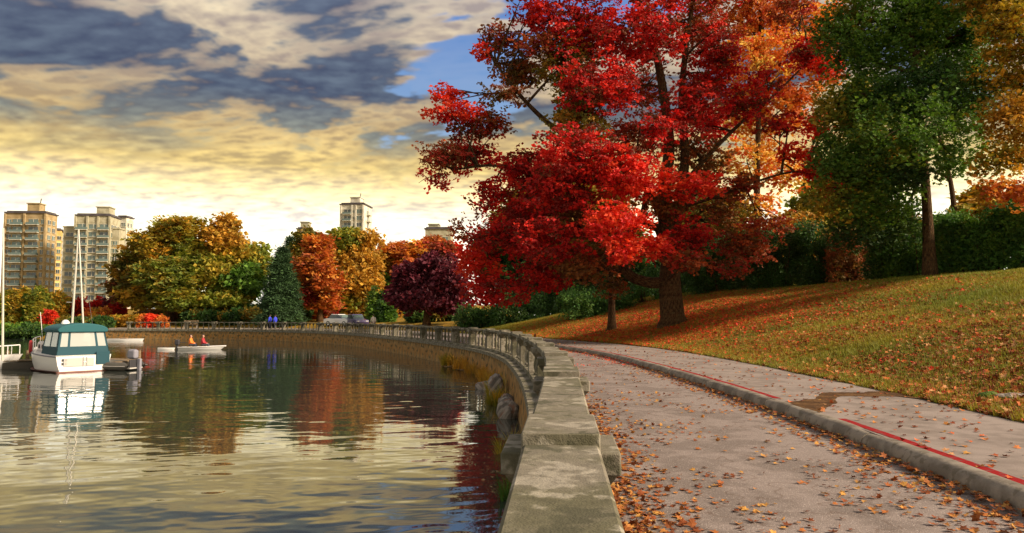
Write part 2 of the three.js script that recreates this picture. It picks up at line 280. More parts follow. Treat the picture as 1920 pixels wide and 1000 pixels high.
// kerb stones with a rounded nose
{
  const kerb = new THREE.Group(); kerb.name = 'kerb'; kerb.userData.kind = 'structure'; scene.add(kerb);
  const prof = [[0.0, -0.05], [-0.005, 0.06], [0.015, 0.12], [0.055, 0.16], [0.11, 0.178], [0.2, 0.178], [0.2, -0.05]];
  for (let s = -9.1, k = 0; s < WALL_END + 3; s += 3.72, k++) {
    const rows = range(s + 0.018, s + 3.72 - 0.018, 0.62), pos = [], uv = [], idx = [], w = prof.length, dy = 0.006 * n3(k * 1.7, 3, 3);
    rows.forEach((r, ri) => { const { p, n } = onShore(r), e = ri === 0 || ri === rows.length - 1 ? 0.016 : 0; prof.forEach(([t, y], i) => { const tt = KERB + t + (t < 0.1 ? e : 0); pos.push(p.x + n.x * tt, y + dy - (y > 0 ? e : 0), p.z + n.z * tt); uv.push(r * 1.0, i * 0.07 + k * 0.37); }); });
    for (let i = 0; i + 1 < rows.length; i++) for (let j = 0; j + 1 < w; j++) { const a = i * w + j; idx.push(a, a + w, a + 1, a + 1, a + w, a + w + 1); }
    for (const [o, f] of [[0, 0], [(rows.length - 1) * w, 1]]) for (let j = 1; j + 1 < w; j++) f ? idx.push(o, o + j, o + j + 1) : idx.push(o, o + j + 1, o + j);
    const g = new THREE.BufferGeometry(); g.setAttribute('position', new THREE.Float32BufferAttribute(pos, 3)); g.setAttribute('uv', new THREE.Float32BufferAttribute(uv, 2)); g.setIndex(idx);
    mesh('kerb_stone', toCreasedNormals(g, 0.8), kerbMat, kerb);
  }
}
// water of the bay: dark and murky, rippled
{
  const R = rng(77), waves = [];
  for (let i = 0; i < 70; i++) { const len = 0.22 * 2 ** (R() * 3.6), ang = (R() - 0.5) * 1.5, f = 16 / len, kx = Math.round(Math.sin(ang) * f), ky = Math.round(Math.cos(ang) * f) || 1; waves.push([kx, ky, R() * 6.2832, 0.0115 * (len > 1.2 ? 0.8 : 1)]); }
  const n = 1024, d = new Uint8Array(n * n * 4);
  for (let y = 0; y < n; y++) for (let x = 0; x < n; x++) {
    let sx = 0, sy = 0; const u = x / n, v = y / n, gust = 0.75 + 1.3 * tn(u, v, 3, 2.2, 2);
    for (const [kx, ky, ph, a] of waves) { const c = Math.cos(6.2832 * (kx * u + ky * v) + ph) * a, l = Math.hypot(kx, ky); sx += c * kx / l; sy += c * ky / l; }
    sx *= gust; sy *= gust;
    const l = 1 / Math.hypot(sx, sy, 1), o = (y * n + x) * 4; d[o] = (-sx * l * 2.2 * 0.5 + 0.5) * 255; d[o + 1] = (-sy * l * 2.2 * 0.5 + 0.5) * 255; d[o + 2] = (l * 0.5 + 0.5) * 255; d[o + 3] = 255;
  }
  const nm = new THREE.DataTexture(d, n, n); nm.wrapS = nm.wrapT = THREE.RepeatWrapping; nm.magFilter = THREE.LinearFilter; nm.repeat.set(1 / 16, 1 / 16); nm.needsUpdate = true;
  const wm = new THREE.MeshPhysicalMaterial({ color: new THREE.Color().setRGB(0.03, 0.038, 0.032), roughness: 0.035, ior: 2.2, normalMap: nm, normalScale: new THREE.Vector2(0.08, 0.08) });
  wm.bumpMap = tex(512, (u, v) => { const h = 0.5 + tn(u, v, 16, 3.3, 3) * 0.8; return [h, h, h]; }, false, 1 / 41); wm.bumpScale = 0.02;
  const g = new THREE.PlaneGeometry(520, 240, 1, 1); g.rotateX(-Math.PI / 2); g.translate(-210, WATER, -60);
  const p = g.attributes.position; for (let i = 0; i < 4; i++) g.attributes.uv.setXY(i, p.getX(i), -p.getZ(i));
  struct('water', g, wm);
}

// ------------------------------------------------------------------ seawall and balustrade
{
  const wall = new THREE.Group(); wall.name = 'seawall'; scene.add(wall); tag(wall, 'low stained concrete seawall rising from the water below the balustrade', 'wall');
  const strip = (a, b, prof) => {
    const rows = range(a, b, 0.5), pos = [], uv = [], idx = [], w = prof.length;
    rows.forEach((r) => { const { p, n } = onShore(r); let run = 0; prof.forEach(([t, y], i) => { if (i) run += Math.hypot(t - prof[i - 1][0], y - prof[i - 1][1]); pos.push(p.x + n.x * t, y, p.z + n.z * t); uv.push(r, run); }); });
    for (let i = 0; i + 1 < rows.length; i++) for (let j = 0; j + 1 < w; j++) { const q = i * w + j; idx.push(q, q + 1, q + w, q + 1, q + w + 1, q + w); }
    for (const [o, f] of [[0, 1], [(rows.length - 1) * w, 0]]) for (let j = 1; j + 1 < w; j++) f ? idx.push(o, o + j + 1, o + j) : idx.push(o, o + j, o + j + 1);
    const g = new THREE.BufferGeometry(); g.setAttribute('position', new THREE.Float32BufferAttribute(pos, 3)); g.setAttribute('uv', new THREE.Float32BufferAttribute(uv, 2)); g.setIndex(idx); return toCreasedNormals(g, 0.6);
  };
  for (let s = -8.5; s < WALL_END; s += 4) {
    mesh('wall_panel', strip(s + 0.015, s + 3.985, [[0.28, -0.14], [-0.34, -0.14], [-0.46, -1.6], [0.28, -1.6]]), seawallMat, wall);
    mesh('ledge', strip(s + 0.008, s + 3.992, [[0.3, 0.03], [-0.42, 0.02], [-0.44, 0.0], [-0.44, -0.12], [-0.42, -0.138], [0.3, -0.138]]), stoneMat, wall);
  }
  const bal = new THREE.Group(); bal.name = 'balustrade'; scene.add(bal); tag(bal, 'long weathered stone balustrade curving along the water beside the path', 'balustrade');
  // pier: shaft, flaring head and a flat cap block
  const shaft = merge([rbox(0.34, 0.72, 0.36, 0.012, 0, 0.38, 0)]);
  const cone4 = (w0, l0, y0, w1, l1, y1) => { const g = new THREE.BoxGeometry(1, 1, 1), p = g.attributes.position; for (let i = 0; i < p.count; i++) { const up = p.getY(i) > 0; p.setXYZ(i, p.getX(i) * (up ? w1 : w0), up ? y1 : y0, p.getZ(i) * (up ? l1 : l0)); } g.computeVertexNormals(); return boxUV(g); };
  const head = merge([cone4(0.35, 0.37, 0.70, 0.54, 0.52, 0.845), rbox(0.575, 0.112, 0.56, 0.012, 0, 0.9, 0)]);
  const cap = rbox(0.372, 0.105, 0.70, 0.01, 0, 1.005, 0);
  const vase = (() => { const g = new THREE.LatheGeometry([[0.001, 0.12], [0.085, 0.12], [0.085, 0.17], [0.055, 0.19], [0.05, 0.22], [0.078, 0.3], [0.086, 0.37], [0.07, 0.47], [0.05, 0.58], [0.045, 0.68], [0.06, 0.73], [0.07, 0.77], [0.08, 0.79], [0.08, 0.9]].map(([x, y]) => new THREE.Vector2(x, y)), 12); const uv = g.attributes.uv; for (let i = 0; i < uv.count; i++) uv.setXY(i, uv.getX(i) * 0.5, g.attributes.position.getY(i)); return g; })();
  const shift = (g, k) => { const c = g.clone(), uv = c.attributes.uv; for (let i = 0; i < uv.count; i++) uv.setXY(i, uv.getX(i) + k * 0.413, uv.getY(i) + k * 0.291); return c; };
  const caps = [0, 1, 2, 3].map((k) => shift(cap, k)), heads = [0, 1, 2, 3].map((k) => shift(head, k)), shafts = [0, 1, 2].map((k) => shift(shaft, k)), vases = [0, 1, 2].map((k) => shift(vase, k));
  const orient = (m, s, y = 0) => { const { p, t } = onShore(s); m.position.set(p.x, y, p.z); m.rotation.y = Math.atan2(t.x, t.z); };
  const R = rng(5);
  let k = 0;
  for (let s = 3.85 - 12; s < WALL_END + 0.5; s += 4, k++) {
    const pier = mesh('pier', shafts[k % 3], stoneMat, bal); orient(pier, s);
    mesh('head', heads[k % 4], stoneMat, pier); mesh('cap_block', caps[(k * 3 + 1) % 4], stoneMat, pier);
    pier.rotation.y += (R() - 0.5) * 0.012;
    if (s + 4 > WALL_END + 0.5) break;
    for (let j = 0; j < 2; j++) {
      const a = s + (j ? 2.006 : 0.29), b = s + (j ? 3.71 : 1.994), dy = (R() - 0.5) * 0.006;
      const bev = 0.014, w = 0.18;
      const g = strip(a, b, [[w, 0.988], [w - bev, 1.0], [-w + bev, 1.0], [-w, 0.988], [-w, 0.915], [w, 0.915], [w, 0.988]].map(([x, y]) => [x, y + dy]));
      mesh('coping_slab', shift(g, k + j * 5), stoneMat, bal);
    }
    mesh('plinth', strip(s + 0.18, s + 3.82, [[0.17, 0.1], [0.155, 0.125], [-0.155, 0.125], [-0.17, 0.1], [-0.17, 0.0], [0.17, 0.0], [0.17, 0.1]]), stoneMat, bal);
    for (let j = 0; j < 4; j++) { const b = mesh('baluster', vases[(k + j) % 3], stoneMat, bal); orient(b, s + 0.8 + j * 0.8); }
  }
}
console.log('setting done');

// ------------------------------------------------------------------ foliage
const leafMat = new THREE.MeshPhysicalMaterial({ color: 0xffffff, roughness: 0.75, transmission: 0.5, thickness: 0, vertexColors: true, side: THREE.DoubleSide, specularIntensity: 0.35 });
const coniferMat = new THREE.MeshStandardMaterial({ color: 0xffffff, roughness: 0.85, vertexColors: true, side: THREE.DoubleSide });
/** a spray of pointed, folded leaves */
function spray(count, radius, flat, len, wid, seed) {
  const R = rng(seed), pos = [], col = [];
  for (let i = 0; i < count; i++) {
    const a = R() * 6.2832, r = radius * Math.sqrt(R()), c = V(Math.cos(a) * r, (R() - 0.5) * 2 * radius * flat, Math.sin(a) * r);
    const l = len * (0.65 + 0.7 * R()), w = wid * (0.7 + 0.6 * R());
    const m = new THREE.Matrix4().makeRotationFromEuler(new THREE.Euler((R() - 0.5) * 1.9, R() * 6.2832, (R() - 0.5) * 1.9));
    const k = [V(0, 0, 0), V(-w / 2, w * 0.18, l * 0.45), V(0, 0, l), V(w / 2, w * 0.18, l * 0.45)].map((q) => q.applyMatrix4(m).add(c));
    const t = 0.72 + 0.5 * R(), h = (R() - 0.5) * 0.16;
    for (const q of [k[0], k[1], k[2], k[0], k[2], k[3]]) { pos.push(q.x, q.y, q.z); col.push(clamp(t * (1 + h), 0, 1), clamp(t * (1 - h), 0, 1), clamp(t, 0, 1)); }
  }
  const g = new THREE.BufferGeometry(); g.setAttribute('position', new THREE.Float32BufferAttribute(pos, 3)); g.setAttribute('color', new THREE.Float32BufferAttribute(col, 3)); g.computeVertexNormals(); return g;
}
const SPRAY = {
  maple: [spray(11, 0.42, 0.22, 0.24, 0.2, 11), spray(11, 0.42, 0.3, 0.22, 0.2, 12)],
  broad: [spray(11, 0.5, 0.5, 0.3, 0.2, 21), spray(11, 0.5, 0.5, 0.26, 0.2, 22)],
  far: [spray(10, 0.62, 0.5, 0.46, 0.36, 31), spray(10, 0.62, 0.45, 0.42, 0.34, 32)],
  needle: [spray(16, 0.6, 0.25, 0.5, 0.1, 41), spray(16, 0.6, 0.3, 0.45, 0.1, 42)],
  hedge: [spray(12, 0.3, 0.8, 0.17, 0.11, 51), spray(12, 0.3, 0.8, 0.15, 0.1, 52)],
};
const PAL = {
  fir: [[0.028, 0.075, 0.02], [0.036, 0.09, 0.02], [0.022, 0.06, 0.018]],
  red: [[0.74, 0.022, 0.010], [0.56, 0.014, 0.010], [0.78, 0.035, 0.012], [0.32, 0.02, 0.010], [0.6, 0.012, 0.010], [0.20, 0.055, 0.016], [0.64, 0.022, 0.012]],
  brightred: [[0.820, 0.039, 0.013], [0.820, 0.078, 0.015], [0.675, 0.019, 0.013]],
  redbrown: [[0.405, 0.065, 0.022], [0.324, 0.091, 0.022], [0.459, 0.039, 0.017], [0.243, 0.091, 0.022], [0.540, 0.117, 0.022]],
  brown: [[0.310, 0.120, 0.022], [0.233, 0.120, 0.022], [0.404, 0.105, 0.022], [0.202, 0.135, 0.022]],
  olive: [[0.331, 0.242, 0.024], [0.232, 0.205, 0.022], [0.466, 0.261, 0.022], [0.174, 0.186, 0.022]],
  orange: [[0.702, 0.208, 0.022], [0.594, 0.143, 0.020], [0.756, 0.312, 0.033], [0.486, 0.117, 0.022]],
  fire: [[0.85, 0.52, 0.06], [0.82, 0.40, 0.05], [0.80, 0.24, 0.03], [0.86, 0.6, 0.1], [0.7, 0.13, 0.025], [0.84, 0.46, 0.05]],
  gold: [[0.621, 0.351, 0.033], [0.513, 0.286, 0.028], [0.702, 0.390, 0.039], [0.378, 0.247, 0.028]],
  goldgreen: [[0.544, 0.383, 0.024], [0.388, 0.310, 0.022], [0.699, 0.383, 0.026], [0.271, 0.255, 0.022]],
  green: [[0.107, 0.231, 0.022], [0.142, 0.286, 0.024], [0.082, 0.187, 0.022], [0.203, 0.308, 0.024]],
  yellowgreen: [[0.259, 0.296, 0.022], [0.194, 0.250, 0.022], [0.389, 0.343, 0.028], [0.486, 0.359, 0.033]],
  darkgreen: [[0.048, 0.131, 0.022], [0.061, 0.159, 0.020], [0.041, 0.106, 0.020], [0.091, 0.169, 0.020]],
  brightgreen: [[0.068, 0.195, 0.028], [0.095, 0.234, 0.033], [0.054, 0.156, 0.026], [0.121, 0.260, 0.033]],
  maroon: [[0.19, 0.022, 0.045], [0.14, 0.018, 0.036], [0.25, 0.03, 0.045], [0.11, 0.016, 0.03]],
};
const dummy = new THREE.Object3D(); let sprays = 0;
/** sprays spread through lumpy ellipsoids; list = [{c, r, pal, n}] in the thing's own axes */
function crown(name, parent, blobs, kind, scale, seed, { material = leafMat, gap = 0.2, tilt = 0.5, droop = 0 } = {}) {
  const R = rng(seed), items = [];
  for (const b of blobs) {
    const vol = b.r.x * b.r.y * b.r.z, n = Math.round((b.n ?? 1) * 80 * Math.pow(vol, 0.74) / (scale * scale));
    for (let i = 0; i < n; i++) {
      const u = R() * 2 - 1, a = R() * 6.2832, q = Math.sqrt(1 - u * u), d = V(q * Math.cos(a), u, q * Math.sin(a));
      const lump = 1 + 0.55 * n3(d.x * 1.7 + b.c.x * 0.6, d.y * 1.7 + b.c.y * 0.6, d.z * 1.7 + seed);
      const p = d.clone().multiply(b.r).multiplyScalar(Math.pow(R(), 0.42) * lump).add(b.c);
      if (n3(p.x * 0.75 / scale, p.y * 1.1 / scale, p.z * 0.75 / scale + seed * 3.1) > 0.32 - gap + (R() - 0.5) * 0.14) continue;
      items.push([p, b.pal, d]);
    }
  }
  const im = new THREE.InstancedMesh(SPRAY[kind][seed % 2], material, items.length), c = new THREE.Color();
  items.forEach(([p, pal, d], i) => {
    dummy.position.copy(p); dummy.rotation.set((R() - 0.5) * 2 * tilt + d.z * droop, R() * 6.2832, (R() - 0.5) * 2 * tilt - d.x * droop); dummy.scale.setScalar(scale * (0.5 + 0.95 * R())); dummy.updateMatrix(); im.setMatrixAt(i, dummy.matrix);
    const P = PAL[pal], f = clamp(0.5 + 0.75 * n3(p.x * 0.5 / scale, p.y * 0.6 / scale, p.z * 0.5 / scale + 11) + (R() - 0.5) * 0.55, 0, 0.999), q = P[Math.floor(f * P.length)], k = 0.85 + 0.3 * R();
    im.setColorAt(i, c.setRGB(q[0] * k, q[1] * k, q[2] * k));
  });
  im.name = name; im.userData.kind = 'stuff'; im.castShadow = im.receiveShadow = true; parent.add(im); sprays += items.length;
}
/** trunk with limbs reaching into each blob, in the thing's own axes */
function trunkOf(parent, path, r0, r1, blobs, seed, { twigs = 5, limbR = 0.35, flare = 1.5, start = 0.3, sides = 9 } = {}) {
  const R = rng(seed), curve = new THREE.CatmullRomCurve3(path), pts = curve.getPoints(18), H = path[path.length - 1].y, parts = [];
  parts.push(limb(pts, pts.map((p, i) => { const f = i / 18, y = p.y / Math.max(H, 0.1); return lerp(r0, r1, Math.pow(f, 0.8)) * (1 + (flare - 1) * Math.exp(-Math.max(0, y) * 14)); }), sides));
  for (const b of blobs) {
    if (b.bare) continue;
    const f = clamp(start + 0.72 * ((b.c.y - H * 0.25) / Math.max(1, H)) * (0.8 + 0.3 * R()), start, 0.97), a = curve.getPoint(f), ra = lerp(r0, r1, f);
    const d = b.c.clone().sub(a), len = d.length(), mid = a.clone().addScaledVector(d, 0.45).add(V((R() - 0.5) * len * 0.16, len * 0.13, (R() - 0.5) * len * 0.16));
    const lc = new THREE.QuadraticBezierCurve3(a, mid, b.c), lp = lc.getPoints(7), br = Math.min(ra * 0.75, limbR * (0.25 + len * 0.05));
    lp.forEach((q, i) => { if (i && i < 7) q.add(V((R() - 0.5), (R() - 0.5), (R() - 0.5)).multiplyScalar(len * 0.03)); });
    parts.push(limb(lp, lp.map((_, i) => lerp(br, br * 0.22, i / 7)), 6));
    for (let k = 0; k < twigs; k++) {
      const s = lp[3 + Math.floor(R() * 5)], e = b.c.clone().add(V(R() * 2 - 1, R() * 1.7 - 0.7, R() * 2 - 1).multiply(b.r).multiplyScalar(0.95)), m2 = s.clone().lerp(e, 0.5).add(V(0, b.r.y * 0.2, 0));
      const q = new THREE.QuadraticBezierCurve3(s, m2, e).getPoints(4); parts.push(limb(q, q.map((_, i) => lerp(br * 0.32, 0.012, i / 4)), 4));
    }
  }
  return mesh('trunk', merge(parts), barkMat, parent);
}
/** blobs given by the photograph's outline at a distance: [px, py, rx px, ry px, palette, depth offset m, density, rz m] */
function fromOutline(list, d, base) {
  return list.map(([px, py, rx, ry, pal, dz = 0, n = 1, rz]) => { const k = (d + dz) / FOCAL, c = at(px, py, d + dz).sub(base); return { c, r: V(rx * k, ry * k, rz ?? Math.max(rx, ry) * k * 0.85), pal, n }; });
}
function footing(px, d, sink = 0.05) { const p = at(px, 600, d); p.y = groundXZ(p.x, p.z) - sink; return p; }
function tree(name, label, px, d, list, kind, scale, seed, { r0 = 0.35, r1 = 0.1, top = 0.8, lean = 0, limbR, twigs = 4, flare, start, group, crownOpts, base } = {}) {
  const b = base ?? footing(px, d), g = thing(name, label, 'tree', b, 0, group), blobs = fromOutline(list, d, b);
  const hi = Math.max(...blobs.map((q) => q.c.y)), cx = blobs.reduce((a, q) => a + q.c.x, 0) / blobs.length * 0.5;
  const path = [V(0, -0.3, 0), V(lean * 0.3, hi * top * 0.3, 0), V(cx * 0.4 + lean, hi * top * 0.65, 0.3), V(cx, hi * top, 0)];
  trunkOf(g, path, r0, r1, blobs, seed, { limbR, twigs, flare, start }); crown('crown', g, blobs, kind, scale, seed, crownOpts); return g;
}

// the great red maple
{
  const d = 43, base = footing(1262, d), g = thing('maple_tree', 'huge spreading maple with crimson leaves and thick leaning limbs beside the path', 'tree', base);
  const list = [
    [838, 180, 30, 20, 'brightred', 0, 1.3], [858, 212, 60, 20, 'brightred', 0, 1.2], [900, 235, 60, 24, 'redbrown', 1, 0.8], [835, 295, 50, 26, 'redbrown', 0, 1], [815, 335, 38, 20, 'red', 0, 0.9], [880, 290, 60, 34, 'red', 2, 1],
    [905, 100, 30, 16, 'brightred', 0, 0.8], [940, 75, 55, 22, 'redbrown', 1, 0.9], [970, 130, 70, 40, 'brown', 2, 0.8], [945, 180, 50, 22, 'brown', 0, 0.6], [1010, 25, 50, 30, 'red', 0, 1], [1000, 85, 40, 26, 'redbrown', -1, 0.8],
    [1085, 55, 90, 55, 'red', 0], [1065, 120, 60, 60, 'olive', 0], [1120, 160, 90, 60, 'red', -3], [1085, 220, 60, 70, 'olive', -2], [1200, 70, 100, 60, 'red', -2], [1200, 165, 60, 44, 'redbrown', 3, 0.6], [1310, 60, 70, 60, 'redbrown', 1, 0.8], [1260, -40, 140, 60, 'red', 0, 0.8], [1130, -60, 120, 50, 'red', 0, 0.8],
    [1300, 200, 60, 50, 'red', -3], [1330, 150, 60, 60, 'red', 0], [1330, 240, 40, 44, 'red', 3, 0.8], [1000, 320, 80, 45, 'red', -1], [930, 370, 50, 34, 'red', 0, 1], [1090, 290, 100, 50, 'red', -4], [1050, 360, 80, 44, 'red', -3], [1190, 255, 80, 44, 'redbrown', 4, 0.7], [1180, 330, 80, 50, 'brightred', -4],
    [1310, 300, 60, 60, 'brown', 1, 0.8], [1300, 350, 60, 26, 'brightred', -4], [945, 440, 70, 50, 'red', -1], [895, 490, 42, 50, 'brightred', 0], [930, 545, 60, 34, 'red', -1], [870, 430, 30, 30, 'redbrown', 1, 0.6], [1000, 400, 70, 40, 'red', 2], [1035, 450, 80, 46, 'red', -3], [1085, 505, 60, 30, 'brown', -2, 0.8], [1020, 520, 60, 30, 'red', 0],
    [1150, 420, 70, 42, 'brightred', -5], [1170, 470, 45, 34, 'brightred', -5, 0.9], [1250, 385, 60, 30, 'brown', -2, 0.7], [1235, 465, 50, 26, 'brightred', -4], [1300, 440, 55, 34, 'red', -3], [1290, 490, 44, 22, 'redbrown', -4, 0.8], [1350, 400, 44, 40, 'brown', 1, 0.7], [1400, 460, 60, 34, 'redbrown', 0, 0.8], [1370, 505, 40, 24, 'redbrown', -1, 0.7], [1100, 415, 70, 44, 'brown', -2], [1150, 540, 40, 18, 'brown', 2, 0.5],
    [1440, 150, 50, 30, 'red', -1, 0.5], [1515, 100, 50, 40, 'red', 0, 0.8], [1560, 130, 36, 26, 'brightred', 0, 0.9], [1400, 200, 46, 34, 'red', -1, 0.8], [1490, 290, 40, 24, 'brightred', -2, 0.9], [1390, 350, 40, 26, 'redbrown', -1, 0.8], [1350, 90, 50, 44, 'red', -1, 0.8], [1240, 240, 50, 40, 'red', -4, 0.8], [1460, 235, 46, 22, 'red', -2, 0.6], [1530, 240, 34, 24, 'brightred', -1, 0.8], [1525, 320, 40, 22, 'brightred', -2], [1570, 352, 24, 14, 'brightred', -2, 1.1], [1440, 425, 50, 22, 'redbrown', 0, 0.6], [1480, 10, 60, 40, 'redbrown', 0, 0.5],
  ];
  const blobs = fromOutline(list, d, base);
  const L = (px, py, dz = 0) => at(px, py, d + dz).sub(base), parts = [];
  const stem = (pts, r0, r1, sides = 9) => { const q = new THREE.CatmullRomCurve3(pts).getPoints(14); parts.push(limb(q, q.map((_, i) => lerp(r0, r1, i / 14)), sides)); };
  stem([V(0.05, -0.4, 0), V(0, 0.25, 0), L(1258, 560), L(1256, 520), L(1258, 470), L(1240, 420)], 0.78, 0.5, 12);
  parts.push(limb([V(0.05, -0.4, 0), V(0.02, 0.05, 0), V(0, 0.6, 0)], [1.25, 0.95, 0.66], 12));
  stem([L(1256, 530), L(1215, 530), L(1175, 512), L(1163, 470), L(1180, 440), L(1205, 400), L(1215, 340)], 0.36, 0.14);            // the low limb bowing left, then up
  stem([L(1250, 440), L(1245, 360), L(1255, 280), L(1245, 180), L(1225, 80), L(1190, -20)], 0.46, 0.14);
  stem([L(1258, 450), L(1275, 370), L(1285, 290), L(1278, 200), L(1285, 100), L(1300, 0)], 0.36, 0.12);
  stem([L(1250, 400), L(1190, 330, -1), L(1110, 280, -1), L(1040, 240), L(985, 190), L(930, 120)], 0.3, 0.07);
  stem([L(1210, 350, -1), L(1110, 340, -2), L(1020, 330, -1), L(930, 310), L(850, 318)], 0.24, 0.05);
  stem([L(1240, 430), L(1170, 410, -2), L(1080, 430, -2), L(990, 450, -1), L(920, 480)], 0.26, 0.05);
  stem([L(1278, 350), L(1330, 290), L(1390, 230), L(1450, 180), L(1520, 110)], 0.16, 0.04);
  stem([L(1275, 390), L(1340, 370, -1), L(1420, 340, -1), L(1500, 322, -2), L(1570, 350, -2)], 0.11, 0.03);
  stem([L(1175, 510), L(1130, 505, -1), L(1080, 510, -2)], 0.14, 0.05);
  const R = rng(3), skeleton = parts.map((q) => q.attributes.position);
  for (const b of blobs) {                                          // smaller boughs from the nearest limb into each mass of leaves
    let best = 1e9, from = V(); for (const p of skeleton) for (let i = 0; i < p.count; i += 5) { const q = V().fromBufferAttribute(p, i), dd = q.distanceTo(b.c) + Math.max(0, q.y - b.c.y) * 0.6; if (dd < best) { best = dd; from = q; } }
    for (let k = 0; k < 4; k++) { const e = b.c.clone().add(V(R() * 2 - 1, R() * 1.6 - 0.6, R() * 2 - 1).multiply(b.r).multiplyScalar(0.9)), s = k ? from.clone().lerp(b.c, 0.3 + R() * 0.5) : from; const q = new THREE.QuadraticBezierCurve3(s, s.clone().lerp(e, 0.5).add(V(0, 0.3, 0)), e).getPoints(5); parts.push(limb(q, q.map((_, i) => lerp(k ? 0.045 : 0.09, 0.012, i / 5)), 4)); }
  }
  mesh('trunk', merge(parts), barkMat, g);
  crown('crown', g, blobs, 'maple', 0.78, 7, { gap: 0.14, tilt: 0.42, droop: 0.25 });
}
tree('maple_tree', 'slender maple with thin forked trunk and olive brown leaves left of the thick maple trunk', 1147, 47, [[1147, 470, 50, 40, 'brown'], [1110, 440, 40, 30, 'olive', 1], [1190, 450, 40, 34, 'olive', 1], [1150, 420, 50, 34, 'brown', 2], [1100, 490, 40, 22, 'redbrown', 0, 0.8]], 'maple', 1, 17, { r0: 0.3, r1: 0.14, top: 0.6, start: 0.55 });
tree('maple_tree', 'tall slim tree with glowing yellow and orange leaves behind the red maple', 1425, 56, [
  [1425, 385, 60, 26, 'fire', 0, 0.4], [1400, 300, 60, 44, 'fire', 0, 0.6], [1470, 320, 60, 46, 'fire', 1, 0.6], [1420, 210, 80, 60, 'fire', 2, 0.9], [1490, 190, 60, 60, 'orange', 0, 0.8], [1430, 110, 90, 60, 'fire', 0, 0.8], [1400, 20, 80, 60, 'orange', 0, 0.8], [1500, 40, 80, 60, 'fire', 2, 0.8], [1540, 110, 50, 60, 'orange', 0, 0.8], [1450, -70, 110, 70, 'orange', 0, 0.7], [1370, 400, 50, 40, 'olive', -1, 0.8], [1480, 440, 60, 40, 'gold', -1, 0.8]],
  'maple', 1.1, 27, { r0: 0.34, r1: 0.1, top: 0.95, limbR: 0.25, twigs: 5, start: 0.25, crownOpts: { gap: 0.18 } });
tree('broadleaf_tree', 'big leafy green tree with dark straight trunk on top of the lawn', 1748, 38, [
  [1680, 60, 110, 80, 'green'], [1780, 90, 80, 80, 'green', 1], [1610, 110, 60, 60, 'green', 0], [1590, 40, 50, 50, 'yellowgreen', 1, 0.8], [1740, 170, 90, 60, 'darkgreen', -2], [1650, 190, 90, 60, 'green', 0], [1700, 250, 110, 60, 'green', -3], [1800, 220, 60, 60, 'green', 0, 0.9], [1590, 230, 60, 50, 'yellowgreen', 1, 0.8], [1610, 310, 80, 50, 'green', -1], [1560, 370, 50, 44, 'yellowgreen', 0, 0.8], [1640, 380, 80, 50, 'green', 0], [1600, 440, 60, 36, 'darkgreen', 1, 0.8], [1690, 330, 60, 40, 'darkgreen', -2], [1790, 300, 50, 36, 'green', 1, 0.7], [1760, 10, 90, 60, 'green', 0], [1690, -70, 140, 80, 'green', 0, 0.8], [1800, -80, 90, 70, 'green', 0, 0.7], [1690, 420, 44, 50, 'darkgreen', 1, 0.8], [1555, 200, 44, 44, 'yellowgreen', 0, 0.8], [1560, 290, 50, 44, 'green', 0, 0.9], [1835, 160, 40, 60, 'green', 0, 0.8], [1560, 60, 44, 50, 'green', 1, 0.7], [1830, 60, 40, 50, 'green', 0, 0.7]],
  'broad', 0.75, 37, { r0: 0.3, r1: 0.12, top: 0.9, lean: -0.2, limbR: 0.3, twigs: 4, start: 0.4, crownOpts: { gap: 0.15 } });
tree('broadleaf_tree', 'olive and orange leaved tree reaching in at the right edge of the picture', 1985, 34, [
  [1890, 40, 60, 70, 'goldgreen'], [1880, 140, 50, 60, 'goldgreen', 1], [1900, 220, 60, 60, 'gold', 0], [1880, 300, 50, 44, 'goldgreen', 0], [1905, 355, 60, 30, 'orange', -1], [1960, 100, 70, 80, 'olive', 0], [1980, 240, 70, 70, 'goldgreen', 0], [1860, -20, 70, 60, 'olive', 1], [1950, -60, 90, 70, 'goldgreen', 0, 0.8], [1850, 360, 30, 26, 'gold', 1, 0.7], [2020, 330, 60, 60, 'olive', 0]],
  'broad', 0.8, 47, { r0: 0.36, r1: 0.12, top: 0.9, start: 0.3, crownOpts: { gap: 0.13 } });
// trees farther up the slope that close the view behind the maple
const BACK = 'trees behind the hedge';
tree('broadleaf_tree', 'dark olive tree behind the left half of the red maple', 985, 76, [[980, 430, 70, 60, 'olive'], [930, 480, 50, 50, 'darkgreen'], [1040, 470, 60, 60, 'darkgreen', 1], [990, 520, 70, 40, 'darkgreen', -1], [1010, 370, 50, 40, 'brown']], 'far', 1, 57, { group: BACK, crownOpts: { gap: 0.06 } });
tree('broadleaf_tree', 'dark green tree behind the forked slender maple', 1120, 74, [[1110, 420, 70, 70, 'olive'], [1160, 480, 60, 50, 'darkgreen', -1], [1090, 500, 60, 40, 'darkgreen', 1], [1130, 350, 60, 50, 'brown', 1]], 'far', 1, 58, { group: BACK, crownOpts: { gap: 0.06 } });
tree('broadleaf_tree', 'olive tree filling the gap right of the thick maple trunk', 1340, 66, [[1330, 420, 70, 60, 'olive'], [1300, 370, 44, 44, 'brown', 1], [1390, 480, 60, 40, 'olive', -1], [1290, 470, 50, 40, 'darkgreen', 0]], 'far', 0.9, 59, { group: BACK, crownOpts: { gap: 0.08 } });
tree('broadleaf_tree', 'loose yellow green tree between the fiery tree and the big green tree', 1530, 60, [[1530, 400, 50, 40, 'yellowgreen', 0, 0.8], [1500, 440, 50, 30, 'goldgreen', 0, 0.8], [1560, 440, 50, 34, 'olive', 1, 0.9], [1550, 340, 40, 40, 'yellowgreen', 1, 0.7]], 'far', 0.8, 60, { group: BACK, crownOpts: { gap: 0.14 } });
